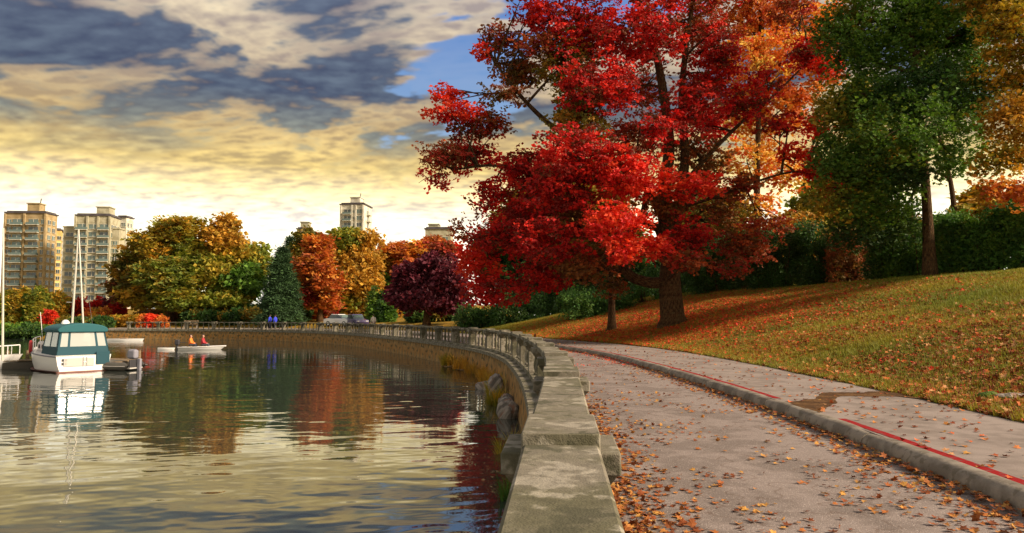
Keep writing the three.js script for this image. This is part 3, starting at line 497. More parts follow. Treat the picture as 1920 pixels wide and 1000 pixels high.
tree('broadleaf_tree', 'pale olive tree behind the trunk of the big green tree', 1800, 58, [[1850, 400, 50, 30, 'goldgreen', 0, 0.7], [1780, 430, 60, 24, 'green', 0, 0.8], [1700, 440, 50, 34, 'olive', 0, 0.9], [1660, 300, 60, 60, 'olive', 2, 0.6], [1620, 200, 50, 60, 'yellowgreen', 4, 0.5]], 'far', 0.8, 61, { group: BACK, crownOpts: { gap: 0.14 } });

tree('broadleaf_tree', 'dark dense tree far up the slope behind the hedge gap', 1600, 70, [[1600, 440, 70, 60, 'olive'], [1560, 480, 60, 40, 'darkgreen'], [1650, 470, 60, 50, 'darkgreen'], [1600, 360, 60, 60, 'olive', 1]], 'far', 1, 62, { group: BACK, crownOpts: { gap: 0.06 } });
tree('broadleaf_tree', 'dark tree far behind the right hand hedge', 1860, 64, [[1850, 450, 80, 50, 'darkgreen'], [1760, 470, 60, 44, 'green'], [1920, 420, 60, 60, 'olive'], [1830, 380, 40, 30, 'goldgreen', 0, 0.7]], 'far', 1, 63, { group: BACK, crownOpts: { gap: 0.06 } });
tree('broadleaf_tree', 'dark tree far behind the hedge right of the thick maple trunk', 1450, 72, [[1430, 480, 80, 44, 'darkgreen'], [1500, 480, 60, 44, 'olive'], [1370, 480, 60, 44, 'darkgreen'], [1450, 510, 90, 30, 'darkgreen']], 'far', 1, 64, { group: BACK, crownOpts: { gap: 0.04 } });
tree('broadleaf_tree', 'dark tree far behind the round bright green bush', 1190, 84, [[1180, 520, 70, 44, 'darkgreen'], [1240, 500, 60, 50, 'darkgreen'], [1120, 540, 60, 34, 'darkgreen'], [1060, 540, 50, 34, 'olive']], 'far', 1, 65, { group: BACK, crownOpts: { gap: 0.04 } });

// the park trees across the water
const ACROSS = 'park trees across the bay';
const farTree = (label, px, d, list, seed, o = {}) => tree(o.name ?? 'broadleaf_tree', label, px, d, list, o.kind ?? 'far', o.scale ?? 1.15, seed, { r0: 0.45, r1: 0.16, start: 0.22, twigs: 2, group: ACROSS, crownOpts: { gap: 0.03, ...(o.crownOpts ?? {}) }, ...o });
farTree('broad olive gold tree, the leftmost tall one across the water', 318, 108, [[330, 430, 44, 26, 'goldgreen'], [290, 470, 50, 36, 'goldgreen'], [350, 480, 44, 40, 'yellowgreen', 1], [250, 510, 40, 32, 'olive'], [310, 520, 60, 36, 'yellowgreen', -2], [265, 555, 40, 24, 'goldgreen', -1], [330, 560, 50, 22, 'yellowgreen', -2], [225, 540, 26, 24, 'brown', 0, 0.8]], 101);
farTree('green tree with a golden peaked top across the water', 420, 110, [[424, 424, 20, 22, 'gold'], [415, 450, 40, 26, 'gold'], [440, 480, 44, 30, 'goldgreen', 1], [400, 510, 44, 34, 'yellowgreen', -1], [450, 530, 46, 36, 'green', 0], [420, 565, 50, 22, 'yellowgreen', -1], [480, 490, 26, 36, 'yellowgreen', 2, 0.8]], 102);
farTree('orange maple standing left of the yellow one behind the seawall', 600, 106, [[598, 462, 30, 22, 'orange'], [590, 500, 38, 30, 'orange', -1], [610, 530, 34, 28, 'orange', -1], [580, 550, 26, 20, 'redbrown', -1], [605, 568, 34, 14, 'orange', 0, 0.8]], 103);
farTree('yellow green tree right of the orange maple, below the pale tower', 655, 114, [[650, 452, 40, 22, 'yellowgreen'], [690, 450, 24, 18, 'gold', 0], [630, 470, 34, 24, 'yellowgreen', 1], [670, 490, 40, 30, 'gold', 0], [655, 530, 40, 30, 'gold', -1], [690, 530, 26, 30, 'gold', 0], [640, 565, 30, 16, 'yellowgreen', -1, 0.7]], 104);
farTree('rusty orange tree with a spread top left of the purple tree', 748, 124, [[745, 474, 40, 18, 'orange'], [785, 470, 30, 16, 'fire', 1], [720, 500, 30, 30, 'gold', 0], [760, 510, 40, 30, 'orange', 0], [722, 550, 24, 34, 'green', -1], [770, 550, 36, 30, 'olive', 0], [815, 462, 30, 18, 'orange', 2], [840, 470, 24, 18, 'brightred', 2]], 105);
farTree('rounded dark purple leaved tree beside the far railing', 800, 88, [[815, 498, 36, 26, 'maroon'], [775, 520, 40, 28, 'maroon', 0], [840, 525, 34, 32, 'maroon', -1], [795, 558, 50, 28, 'maroon', -1], [750, 555, 26, 24, 'maroon', 0], [850, 565, 30, 22, 'maroon', 0], [830, 470, 20, 18, 'redbrown', 1, 0.7]], 106, { name: 'plum_tree', scale: 0.95, crownOpts: { gap: 0.0 } });
farTree('yellow green tree peeking out above the dark conifer', 585, 122, [[578, 446, 26, 16, 'olive'], [560, 480, 30, 30, 'olive'], [605, 480, 30, 30, 'goldgreen', 1], [570, 540, 40, 40, 'olive', 1]], 107);
// conifers: whorls of drooping boughs round a straight stem
function conifer(label, px, d, pyTop, half, pal, seed, group = ACROSS) {
  const base = footing(px, d), g = thing('conifer_tree', label, 'tree', base, 0, group), H = at(px, pyTop, d).y - base.y, W = half * d / FOCAL, R = rng(seed), blobs = [];
  mesh('trunk', limb([V(0, -0.3, 0), V(0, H * 0.5, 0), V(0.05, H * 0.99, 0)], [H * 0.028, H * 0.017, 0.03], 7), barkMat, g);
  for (let y = H * 0.1; y < H * 0.98; y += H * 0.045) { const r = W * (1.02 - y / H) ** 0.8, n = 5 + Math.floor(r * 1.6); for (let k = 0; k < n; k++) { const a = R() * 6.2832, q = r * (0.45 + 0.5 * R()); blobs.push({ c: V(Math.cos(a) * q, y - q * 0.16, Math.sin(a) * q), r: V(r * 0.4 + 0.18, 0.42, r * 0.4 + 0.18), pal, n: 1.4 }); } }
  crown('crown', g, blobs, 'needle', 0.95, seed, { material: coniferMat, gap: -0.05, tilt: 0.3, droop: 0.45 });
}
conifer('dense dark green conifer between the golden tree and the orange maple', 526, 100, 464, 37, 'fir', 201);
conifer('thin dark spire conifer rising behind the dark green conifer', 541, 128, 442, 15, 'fir', 202);

// ------------------------------------------------------------------ shrubs and hedges
function shrub(name, label, category, base, blobs, seed, { scale = 1, group, gap = 0.02, kind = 'hedge', stems = 5 } = {}) {
  const g = thing(name, label, category, base, 0, group), R = rng(seed), parts = [];
  for (const b of blobs) for (let k = 0; k < stems; k++) { const e = b.c.clone().add(V(R() * 2 - 1, R() - 0.2, R() * 2 - 1).multiply(b.r).multiplyScalar(0.75)), s = V(b.c.x * 0.8 + (R() - 0.5) * 0.4, -0.1, b.c.z * 0.8 + (R() - 0.5) * 0.3); const q = new THREE.QuadraticBezierCurve3(s, s.clone().lerp(e, 0.6).add(V(0, 0.1, 0)), e).getPoints(4); parts.push(limb(q, q.map((_, i) => lerp(0.05, 0.015, i / 4)), 4)); }
  mesh('stems', merge(parts), barkMat, g); crown('foliage', g, blobs, kind, scale, seed, { gap, tilt: 0.9, material: leafMat }); return g;
}
const bush = (label, px, d, wpx, hpx, pal, seed, o = {}) => {
  const base = footing(px, d), k = d / FOCAL, w = wpx * k / 2, h = hpx * k, R = rng(seed), blobs = [], n = o.lumps ?? 4;
  for (let i = 0; i < n; i++) { const f = n > 1 ? i / (n - 1) * 2 - 1 : 0; blobs.push({ c: V(f * w * 0.66, h * (0.46 + 0.12 * R()), (R() - 0.5) * w * 0.5), r: V(Math.max(w * 1.1 / n, w * 0.36), h * (0.42 + 0.12 * R()), w * (o.deep ?? 0.6)), pal: Array.isArray(pal) ? pal[i % pal.length] : pal, n: o.n ?? 1.8 }); if (h > 1) blobs.push({ c: V(f * w * 0.7, h * 0.12, (R() - 0.5) * w * 0.3), r: V(Math.max(w * 1.1 / n, w * 0.3), h * 0.2, w * (o.deep ?? 0.6)), pal: Array.isArray(pal) ? pal[i % pal.length] : pal, n: 1.6 }); }
  return shrub(o.name ?? 'shrub', label, o.category ?? 'shrub', base, blobs, seed, { scale: o.scale ?? Math.max(0.8, d / 55), group: o.group, gap: o.gap ?? -0.02, kind: o.kind ?? 'hedge' });
};
bush('large rounded bright green bush behind the slender maple', 1118, 58, 140, 52, 'brightgreen', 301, { lumps: 5 });
bush('small rounded green bush just left of the thick maple trunk', 1220, 58, 56, 34, 'brightgreen', 302, { lumps: 2 });
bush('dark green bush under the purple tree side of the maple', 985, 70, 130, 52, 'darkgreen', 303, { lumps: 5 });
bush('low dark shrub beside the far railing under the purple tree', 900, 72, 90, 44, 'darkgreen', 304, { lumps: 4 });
bush('dark green bush behind the thick maple trunk', 1290, 60, 110, 70, 'darkgreen', 305, { lumps: 4 });
// the clipped, overgrown hedge along the top of the lawn, in lengths
function hedge(label, pxa, da, pxb, db, pyTop, pal, seed, lumps) {
  const A = footing(pxa, da), B = footing(pxb, db), mid = A.clone().lerp(B, 0.5); mid.y = groundXZ(mid.x, mid.z) - 0.05; const R = rng(seed), blobs = [];
  const top = at((pxa + pxb) / 2, pyTop, (da + db) / 2).y - mid.y, len = A.distanceTo(B);
  for (let i = 0; i < lumps; i++) { const f = (i + 0.5) / lumps, c = A.clone().lerp(B, f).sub(mid); for (let k = 0; k < 3; k++) blobs.push({ c: V(c.x + (R() - 0.5) * 0.5, c.y + top * (0.16 + 0.32 * k) + (R() - 0.5) * 0.4, c.z + (R() - 0.5) * 0.6), r: V(len / lumps * 0.78, top * 0.25 * (0.9 + 0.3 * R()), 1.1), pal: Array.isArray(pal) ? pal[(i + k) % pal.length] : pal, n: 2.2 }); }
  return shrub('hedge', label, 'hedge', mid, blobs, seed, { scale: 0.95, group: 'hedges along the top of the lawn', gap: -0.02, stems: 2 });
}
hedge('dark green hedge between the thick maple trunk and the brown shrub', 1300, 56, 1545, 47, 432, 'darkgreen', 311, 8);
hedge('green hedge right of the big green tree trunk', 1768, 40, 1960, 35, 398, ['brightgreen', 'green', 'brightgreen'], 312, 6);
hedge('dark overgrown hedge left of the big green tree trunk', 1640, 44, 1752, 41, 425, ['darkgreen', 'green'], 313, 4);
bush('tall brown leaved shrub in the gap of the hedge', 1600, 46, 90, 120, 'brown', 314, { lumps: 3, deep: 0.5 });
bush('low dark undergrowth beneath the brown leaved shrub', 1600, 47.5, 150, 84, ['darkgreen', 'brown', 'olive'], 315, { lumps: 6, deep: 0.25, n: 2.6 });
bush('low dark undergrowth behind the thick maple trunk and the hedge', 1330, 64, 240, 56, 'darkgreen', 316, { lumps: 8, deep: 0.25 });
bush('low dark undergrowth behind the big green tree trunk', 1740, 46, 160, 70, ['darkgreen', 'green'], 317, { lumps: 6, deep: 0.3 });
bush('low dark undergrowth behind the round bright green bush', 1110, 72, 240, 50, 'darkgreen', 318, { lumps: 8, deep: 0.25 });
// low planting on the far shore
const FS = 'low shrubs on the far shore';
bush('yellow green shrub mass on the far bank below the left apartment block', 45, 106, 80, 62, ['yellowgreen', 'goldgreen', 'green'], 321, { group: FS, kind: 'far', scale: 0.8 });
bush('golden green shrub on the far bank left of the red bush', 92, 110, 56, 54, ['goldgreen', 'yellowgreen'], 322, { group: FS, kind: 'far', scale: 0.8, lumps: 3 });
bush('small scarlet bush on the far bank behind the masts', 93, 104, 20, 24, 'brightred', 323, { group: FS, lumps: 2, kind: 'far', scale: 0.6, n: 2 });
bush('dull red shrub on the far bank between the two mast lines', 130, 112, 50, 46, ['red', 'olive'], 324, { group: FS, kind: 'far', scale: 0.8, lumps: 3 });
bush('orange shrub on the far bank right of the two mast lines', 183, 106, 44, 28, ['orange', 'gold'], 325, { group: FS, kind: 'far', scale: 0.7, lumps: 3 });
bush('dark red rounded shrub in front of the leftmost olive gold tree', 205, 112, 54, 42, ['red', 'maroon'], 326, { group: FS, kind: 'far', scale: 0.8, lumps: 3 });
bush('low golden shrub at the foot of the leftmost olive gold tree', 238, 103, 50, 24, ['goldgreen', 'gold'], 327, { group: FS, kind: 'far', scale: 0.7, lumps: 3 });
bush('coral orange shrub at the start of the far railing', 284, 101, 46, 22, ['orange', 'brightred'], 328, { group: FS, kind: 'far', scale: 0.6, lumps: 3 });
bush('dark shrub behind the far railing under the golden topped tree', 400, 106, 110, 26, ['darkgreen', 'olive'], 329, { group: FS, kind: 'far', scale: 0.8, lumps: 5 });
bush('dark green shrub at the water edge of the far left bank', 30, 97.5, 110, 18, ['darkgreen', 'green'], 330, { group: FS, kind: 'far', scale: 0.7, lumps: 5 });
bush('dark green bush row left of the purple tree by the far railing', 715, 100, 44, 60, ['green', 'darkgreen'], 331, { group: FS, kind: 'far', scale: 0.8, lumps: 3 });
bush('russet shrub behind the white parked car', 600, 112, 60, 30, ['redbrown', 'orange'], 332, { group: FS, kind: 'far', scale: 0.8, lumps: 3 });
bush('low green shrub on the far bank behind the teal cruiser', 160, 100, 90, 20, ['olive', 'darkgreen'], 333, { group: FS, kind: 'far', scale: 0.7, lumps: 4 });
bush('long dark green shrub row behind the purple tree', 835, 97, 130, 22, ['darkgreen', 'green', 'olive'], 334, { group: FS, kind: 'far', scale: 0.8, lumps: 6 });
bush('olive shrub row behind the parked cars', 680, 118, 160, 34, ['olive', 'yellowgreen', 'gold'], 335, { group: FS, kind: 'far', scale: 0.8, lumps: 6 });
bush('dark green shrub row at the foot of the dark conifer', 510, 108, 130, 28, ['darkgreen', 'olive'], 336, { group: FS, kind: 'far', scale: 0.8, lumps: 5 });
bush('brown and green shrub row at the foot of the olive gold tree', 330, 116, 150, 30, ['olive', 'brown', 'green'], 337, { group: FS, kind: 'far', scale: 0.8, lumps: 6 });
console.log('plants done');

// ------------------------------------------------------------------ plants and boulders at the foot of the seawall
const blade = (() => { const R = rng(9), pos = [], col = []; for (let i = 0; i < 26; i++) { const a = R() * 6.2832, h = 0.5 + 0.5 * R(), o = R() * 0.12, b = 0.15 + 0.4 * R(), w = 0.012 + 0.012 * R(), t = 0.7 + 0.5 * R(); const P = (f) => V(Math.cos(a) * (o + b * f * f), h * f * (1 - 0.25 * f * b), Math.sin(a) * (o + b * f * f)), sx = -Math.sin(a) * w, sz = Math.cos(a) * w; for (let k = 0; k < 3; k++) { const p = P(k / 3), q = P((k + 1) / 3), w0 = 1 - k / 3, w1 = 1 - (k + 1) / 3; for (const [c, g, s] of [[p, w0, 1], [p, w0, -1], [q, w1, 1], [p, w0, -1], [q, w1, -1], [q, w1, 1]]) { pos.push(c.x + sx * g * s, c.y, c.z + sz * g * s); col.push(clamp(t), clamp(t), clamp(t)); } } } const g = new THREE.BufferGeometry(); g.setAttribute('position', new THREE.Float32BufferAttribute(pos, 3)); g.setAttribute('color', new THREE.Float32BufferAttribute(col, 3)); g.computeVertexNormals(); return g; })();
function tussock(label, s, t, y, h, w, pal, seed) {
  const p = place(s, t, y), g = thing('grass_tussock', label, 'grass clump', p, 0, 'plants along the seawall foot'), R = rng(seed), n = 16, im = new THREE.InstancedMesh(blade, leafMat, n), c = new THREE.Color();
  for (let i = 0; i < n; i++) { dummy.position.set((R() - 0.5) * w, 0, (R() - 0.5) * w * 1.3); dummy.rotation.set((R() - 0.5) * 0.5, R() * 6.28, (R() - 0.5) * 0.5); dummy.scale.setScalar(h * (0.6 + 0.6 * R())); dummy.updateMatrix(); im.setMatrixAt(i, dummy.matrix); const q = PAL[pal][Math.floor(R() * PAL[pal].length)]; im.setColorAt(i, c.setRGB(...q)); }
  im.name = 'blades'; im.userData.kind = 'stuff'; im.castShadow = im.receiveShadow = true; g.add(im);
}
function rock(seed, sx, sy, sz) {
  const g = mergeVertices((() => { const k = new THREE.IcosahedronGeometry(1, 4); k.deleteAttribute('uv'); k.deleteAttribute('normal'); return k; })()), p = g.attributes.position;
  for (let i = 0; i < p.count; i++) { const v = V().fromBufferAttribute(p, i), k = 1 + 0.32 * n3(v.x * 1.3 + seed, v.y * 1.3, v.z * 1.3) + 0.12 * n3(v.x * 4, v.y * 4 + seed, v.z * 4); p.setXYZ(i, v.x * k * sx, v.y * k * sy, v.z * k * sz); }
  g.computeVertexNormals(); return boxUVsmooth(g);
}
function boxUVsmooth(g) { const p = g.attributes.position, uv = new Float32Array(p.count * 2); for (let i = 0; i < p.count; i++) { uv[i * 2] = p.getX(i) + p.getY(i) * 0.6; uv[i * 2 + 1] = p.getZ(i) - p.getY(i) * 0.7; } g.setAttribute('uv', new THREE.BufferAttribute(uv, 2)); return g; }
const rockMat = grainy('wet grey stone', 256, 0.9, 0.8, (u, v) => tone(mix3(mix3(srgb3(150, 142, 134), srgb3(104, 98, 92), smooth(-0.2, 0.2, tn(u, v, 10, 1, 4))), srgb3(150, 108, 92), smooth(0.1, 0.3, tn(u, v, 6, 5, 3)) * 0.6), 0.9 + 0.2 * hash(Math.floor(u * 256), Math.floor(v * 256))), (u, v) => 0.5 + tn(u, v, 16, 3, 4), 0.03);
const boulder = (label, s, t, y, sx, sy, sz, seed) => { const g = rock(seed, sx, sy, sz), p = place(s, t, y), m = mesh('boulder', g, rockMat); m.position.copy(p); m.rotation.y = seed; tag(m, label, 'boulder', 'boulders at the foot of the seawall'); };
boulder('large grey boulder nearest the camera at the seawall foot', 20.5, -0.7, -0.95, 0.24, 0.34, 0.3, 1.3);
boulder('tall pale boulder standing behind the large grey one at the seawall foot', 26.2, -0.85, -0.85, 0.26, 0.46, 0.32, 2.6);
boulder('small pinkish boulder between the two bigger ones at the seawall foot', 23.2, -0.65, -1.05, 0.22, 0.28, 0.26, 4.1);
boulder('flat boulder half under water past the tall pale one', 29, -0.9, -1.15, 0.5, 0.34, 0.6, 5.2);
tussock('dark green grass clump at the seawall foot nearest the camera', 11.5, -0.62, -1.25, 0.55, 0.4, 'green', 1);
tussock('green grass clump in front of the large grey boulder', 15.5, -0.7, -1.25, 0.6, 0.6, 'yellowgreen', 2);
tussock('olive grass clump between the boulders at the seawall foot', 23.6, -0.95, -1.2, 0.8, 0.5, 'goldgreen', 3);
tussock('green grass clump behind the tall pale boulder', 27, -0.9, -1.2, 0.9, 0.5, 'yellowgreen', 4);
for (const [i, s] of [[0, 30.2], [1, 32.2], [2, 34.4], [3, 36.8]].map(([a, b]) => [a, b])) tussock(['first', 'second', 'third', 'farthest'][i] + ' of the four added grass clumps with golden wall light in their colour, counted from the camera', s, -0.72, -1.2, 0.75, 0.6, 'gold', 10 + i);  // gold colour stands for warm light on the wall face

tussock('big added clump coloured gold for the orange lit wall at the seawall bend', 39.5, -0.7, -1.1, 0.9, 0.8, 'gold', 20);  // clump added in place of the orange light on the wall
tussock('added olive gold clump coloured for the orange lit wall just past the seawall bend', 42.5, -0.7, -1.1, 0.9, 0.8, 'goldgreen', 21);  // also added, its gold imitating the light on the wall face
// ------------------------------------------------------------------ grass and fallen leaves
{
  const R = rng(41), N = 110000, pos = [], col = [];
  for (let i = 0; i < 7; i++) { const a = R() * 6.28, h = 0.05 + 0.05 * R(), b = 0.01 + 0.05 * R(), w = 0.006 + 0.004 * R(), o = R() * 0.05, t = 0.7 + 0.3 * R(), x = Math.cos(a), z = Math.sin(a); pos.push(x * o - z * w, 0, z * o + x * w, x * o + z * w, 0, z * o - x * w, x * (o + b), h, z * (o + b)); for (let k = 0; k < 3; k++) col.push(t, t, t); }
  const g = new THREE.BufferGeometry(); g.setAttribute('position', new THREE.Float32BufferAttribute(pos, 3)); g.setAttribute('color', new THREE.Float32BufferAttribute(col, 3)); g.computeVertexNormals();
  const im = new THREE.InstancedMesh(g, leafMat, N), c = new THREE.Color();
  for (let i = 0; i < N; i++) {
    const s = 5 + 62 * R() ** 1.25, t = pathEdge(s) + 17 * R() ** 1.2 + 0.02, q = place(s, t), y = ground(s, t);
    dummy.position.set(q.x, y - 0.005, q.z); dummy.rotation.set((R() - 0.5) * 0.4, R() * 6.28, (R() - 0.5) * 0.4); dummy.scale.setScalar(0.7 + 0.9 * R() + s * 0.012); dummy.updateMatrix(); im.setMatrixAt(i, dummy.matrix);
    const f = clamp(0.5 + 0.9 * n3(s * 0.25, t * 0.3, 2) + (R() - 0.5) * 0.5), k = 0.8 + 0.4 * R(); im.setColorAt(i, c.setRGB(lerp(0.24, 0.42, f) * k, lerp(0.29, 0.34, f) * k, 0.03 * k));
  }
  im.name = 'lawn_grass'; im.userData = { kind: 'stuff', label: 'short yellowing turf of the sloping lawn', category: 'grass' }; im.castShadow = im.receiveShadow = true; scene.add(im);
}
function leafGeo(seed) {                                            // a lobed leaf, curled
  const R = rng(seed), pos = [], lobes = [[0, -0.55], [0.2, -0.3], [0.5, -0.34], [0.36, -0.02], [0.52, 0.24], [0.22, 0.2], [0, 0.58], [-0.24, 0.2], [-0.5, 0.26], [-0.36, 0], [-0.48, -0.34], [-0.2, -0.28]], cu = 0.35 + 0.5 * R(), cv = (R() - 0.3) * 0.7;
  const P = ([x, z]) => [x, cu * x * x + cv * z * z, z], ctr = P([0, 0]);
  for (let i = 0; i < lobes.length; i++) pos.push(...ctr, ...P(lobes[(i + 1) % lobes.length]), ...P(lobes[i]));
  const g = new THREE.BufferGeometry(); g.setAttribute('position', new THREE.Float32BufferAttribute(pos, 3)); g.setAttribute('color', new THREE.Float32BufferAttribute(new Float32Array(pos.length).fill(1), 3)); g.computeVertexNormals(); return g;
}
const litterMat = new THREE.MeshPhysicalMaterial({ color: 0xffffff, roughness: 0.7, vertexColors: true, side: THREE.DoubleSide, transmission: 0.15, thickness: 0, specularIntensity: 0.3 });
function litter(name, label, count, seed, sampler, size) {
  const R = rng(seed), geos = [leafGeo(seed), leafGeo(seed + 1), leafGeo(seed + 2)], lists = [[], [], []], root = new THREE.Group();
  root.name = name; root.userData = { kind: 'stuff', label, category: 'leaves' }; scene.add(root);
  for (let i = 0, guard = 0; i < count && guard < count * 9; guard++) { const r = sampler(R); if (!r) continue; lists[i % 3].push(r); i++; }
  geos.forEach((g, k) => {
    const im = new THREE.InstancedMesh(g, litterMat, lists[k].length), c = new THREE.Color();
    lists[k].forEach(([x, y, z, pal], i) => { const up = R() < 0.08; dummy.position.set(x, y + 0.006, z); dummy.rotation.set((R() - 0.5) * (up ? 2.4 : 0.55), R() * 6.28, (R() - 0.5) * (up ? 2.4 : 0.55)); const sc = size * (0.6 + 0.8 * R()); dummy.scale.set(sc, sc, sc); dummy.position.y += up ? sc * 0.22 : 0; dummy.updateMatrix(); im.setMatrixAt(i, dummy.matrix); const P = LIT[pal], q = P[Math.floor(R() * P.length)], m = 0.75 + 0.5 * R(); im.setColorAt(i, c.setRGB(q[0] * m, q[1] * m, q[2] * m)); });
    im.name = 'leaves'; im.castShadow = im.receiveShadow = true; root.add(im);
  });
}
const LIT = {
  tan: [[0.336, 0.114, 0.027], [0.272, 0.084, 0.023], [0.400, 0.167, 0.038], [0.208, 0.057, 0.017], [0.160, 0.046, 0.015], [0.440, 0.228, 0.053]],
  russet: [[0.496, 0.114, 0.030], [0.320, 0.068, 0.023], [0.464, 0.167, 0.053], [0.224, 0.053, 0.019], [0.512, 0.258, 0.114]],
  crimson: [[0.66, 0.04, 0.016], [0.54, 0.03, 0.014], [0.62, 0.085, 0.02], [0.4, 0.03, 0.016]],
};
litter('path_leaves', 'brown and orange fallen leaves strewn over the lower path', 13500, 61, (R) => {
  const s = 3 + 45 * R() ** 1.9, u = R(); let t, pile = 0;
  if (u < 0.46) { t = 0.2 + Math.abs(R() + R() + R() - 1.5) * 0.75; pile = t < 0.45 ? R() * 0.05 : 0; } else if (u < 0.72) { t = KERB - 0.02 - 0.5 * R() ** 2.2; pile = t > KERB - 0.18 ? R() * 0.05 : 0; } else { t = 0.3 + 3.3 * R(); if (n3(s * 0.55, t * 0.9, 1) + 0.5 * n3(s * 1.6, t * 2.2, 6) < 0.08 + 0.05 * R() - (t < 1.8 ? 0.12 : 0) && R() > 0.09) return null; }
  if (t > KERB - 0.03 || t < 0.2) return null; const q = place(s, t); return [q.x, 0.004 + pile, q.z, s > 24 && R() < 0.5 ? 'crimson' : 'tan'];
}, 0.056);
litter('upper_path_leaves', 'few dark leaves scattered on the pale upper path', 950, 62, (R) => { const s = 4 + 45 * R() ** 1.4, t = KERB + 0.22 + R() * (pathEdge(s) - KERB - 0.25); const q = place(s, t); return [q.x, PATH_UP + 0.004, q.z, R() < 0.5 ? 'russet' : 'tan']; }, 0.07);
litter('lawn_leaves', 'thick red and rust coloured fallen leaves on the sloping lawn', 200000, 63, (R) => {
  const s = 3 + 66 * R() ** 1.15, u = 15.5 * R() ** 1.1 + 0.02, t = pathEdge(s) + u, under = Math.exp(-(((s - 44) / 15) ** 2) - (((u - 4) / 9) ** 2)), near = Math.exp(-(((s - 12) / 11) ** 2)) * Math.exp(-(((u - 2.5) / 5) ** 2));
  if (R() > under * 2.2 - 0.28 + near * 1.3 + 1.0 * n3(s * 0.22, u * 0.3, 9) * (u < 5 ? 1 : 0.4)) return null;
  const q = place(s, t); return [q.x, ground(s, t) + 0.012 + (0.035 + 0.04 * under) * R(), q.z, R() < under * 1.5 ? 'crimson' : R() < 0.7 ? 'russet' : 'tan'];
}, 0.1);
console.log('ground cover done');

// ------------------------------------------------------------------ buildings across the bay
const glassDark = mat([0.05, 0.065, 0.07], 0.12), glassGreen = mat([0.10, 0.15, 0.14], 0.15);
const plaster = (name, r, g, b, s) => grainy(name, 256, 9, 0.85, (u, v) => tone(mix3(srgb3(r, g, b), srgb3(r * 0.86, g * 0.85, b * 0.82), smooth(-0.2, 0.25, tn(u, v, 7, s, 4))), 0.96 + 0.08 * hash(Math.floor(u * 256), Math.floor(v * 256))));
const PL = { taupe: plaster('warm taupe render', 166, 148, 112, 1), grey: plaster('grey green render', 168, 165, 142, 2), pale: plaster('pale render', 206, 204, 190, 3), cream: plaster('cream render', 214, 186, 120, 4), blue: plaster('blue grey cladding', 120, 138, 160, 5), dark: plaster('dark roof felt', 84, 80, 84, 6) };
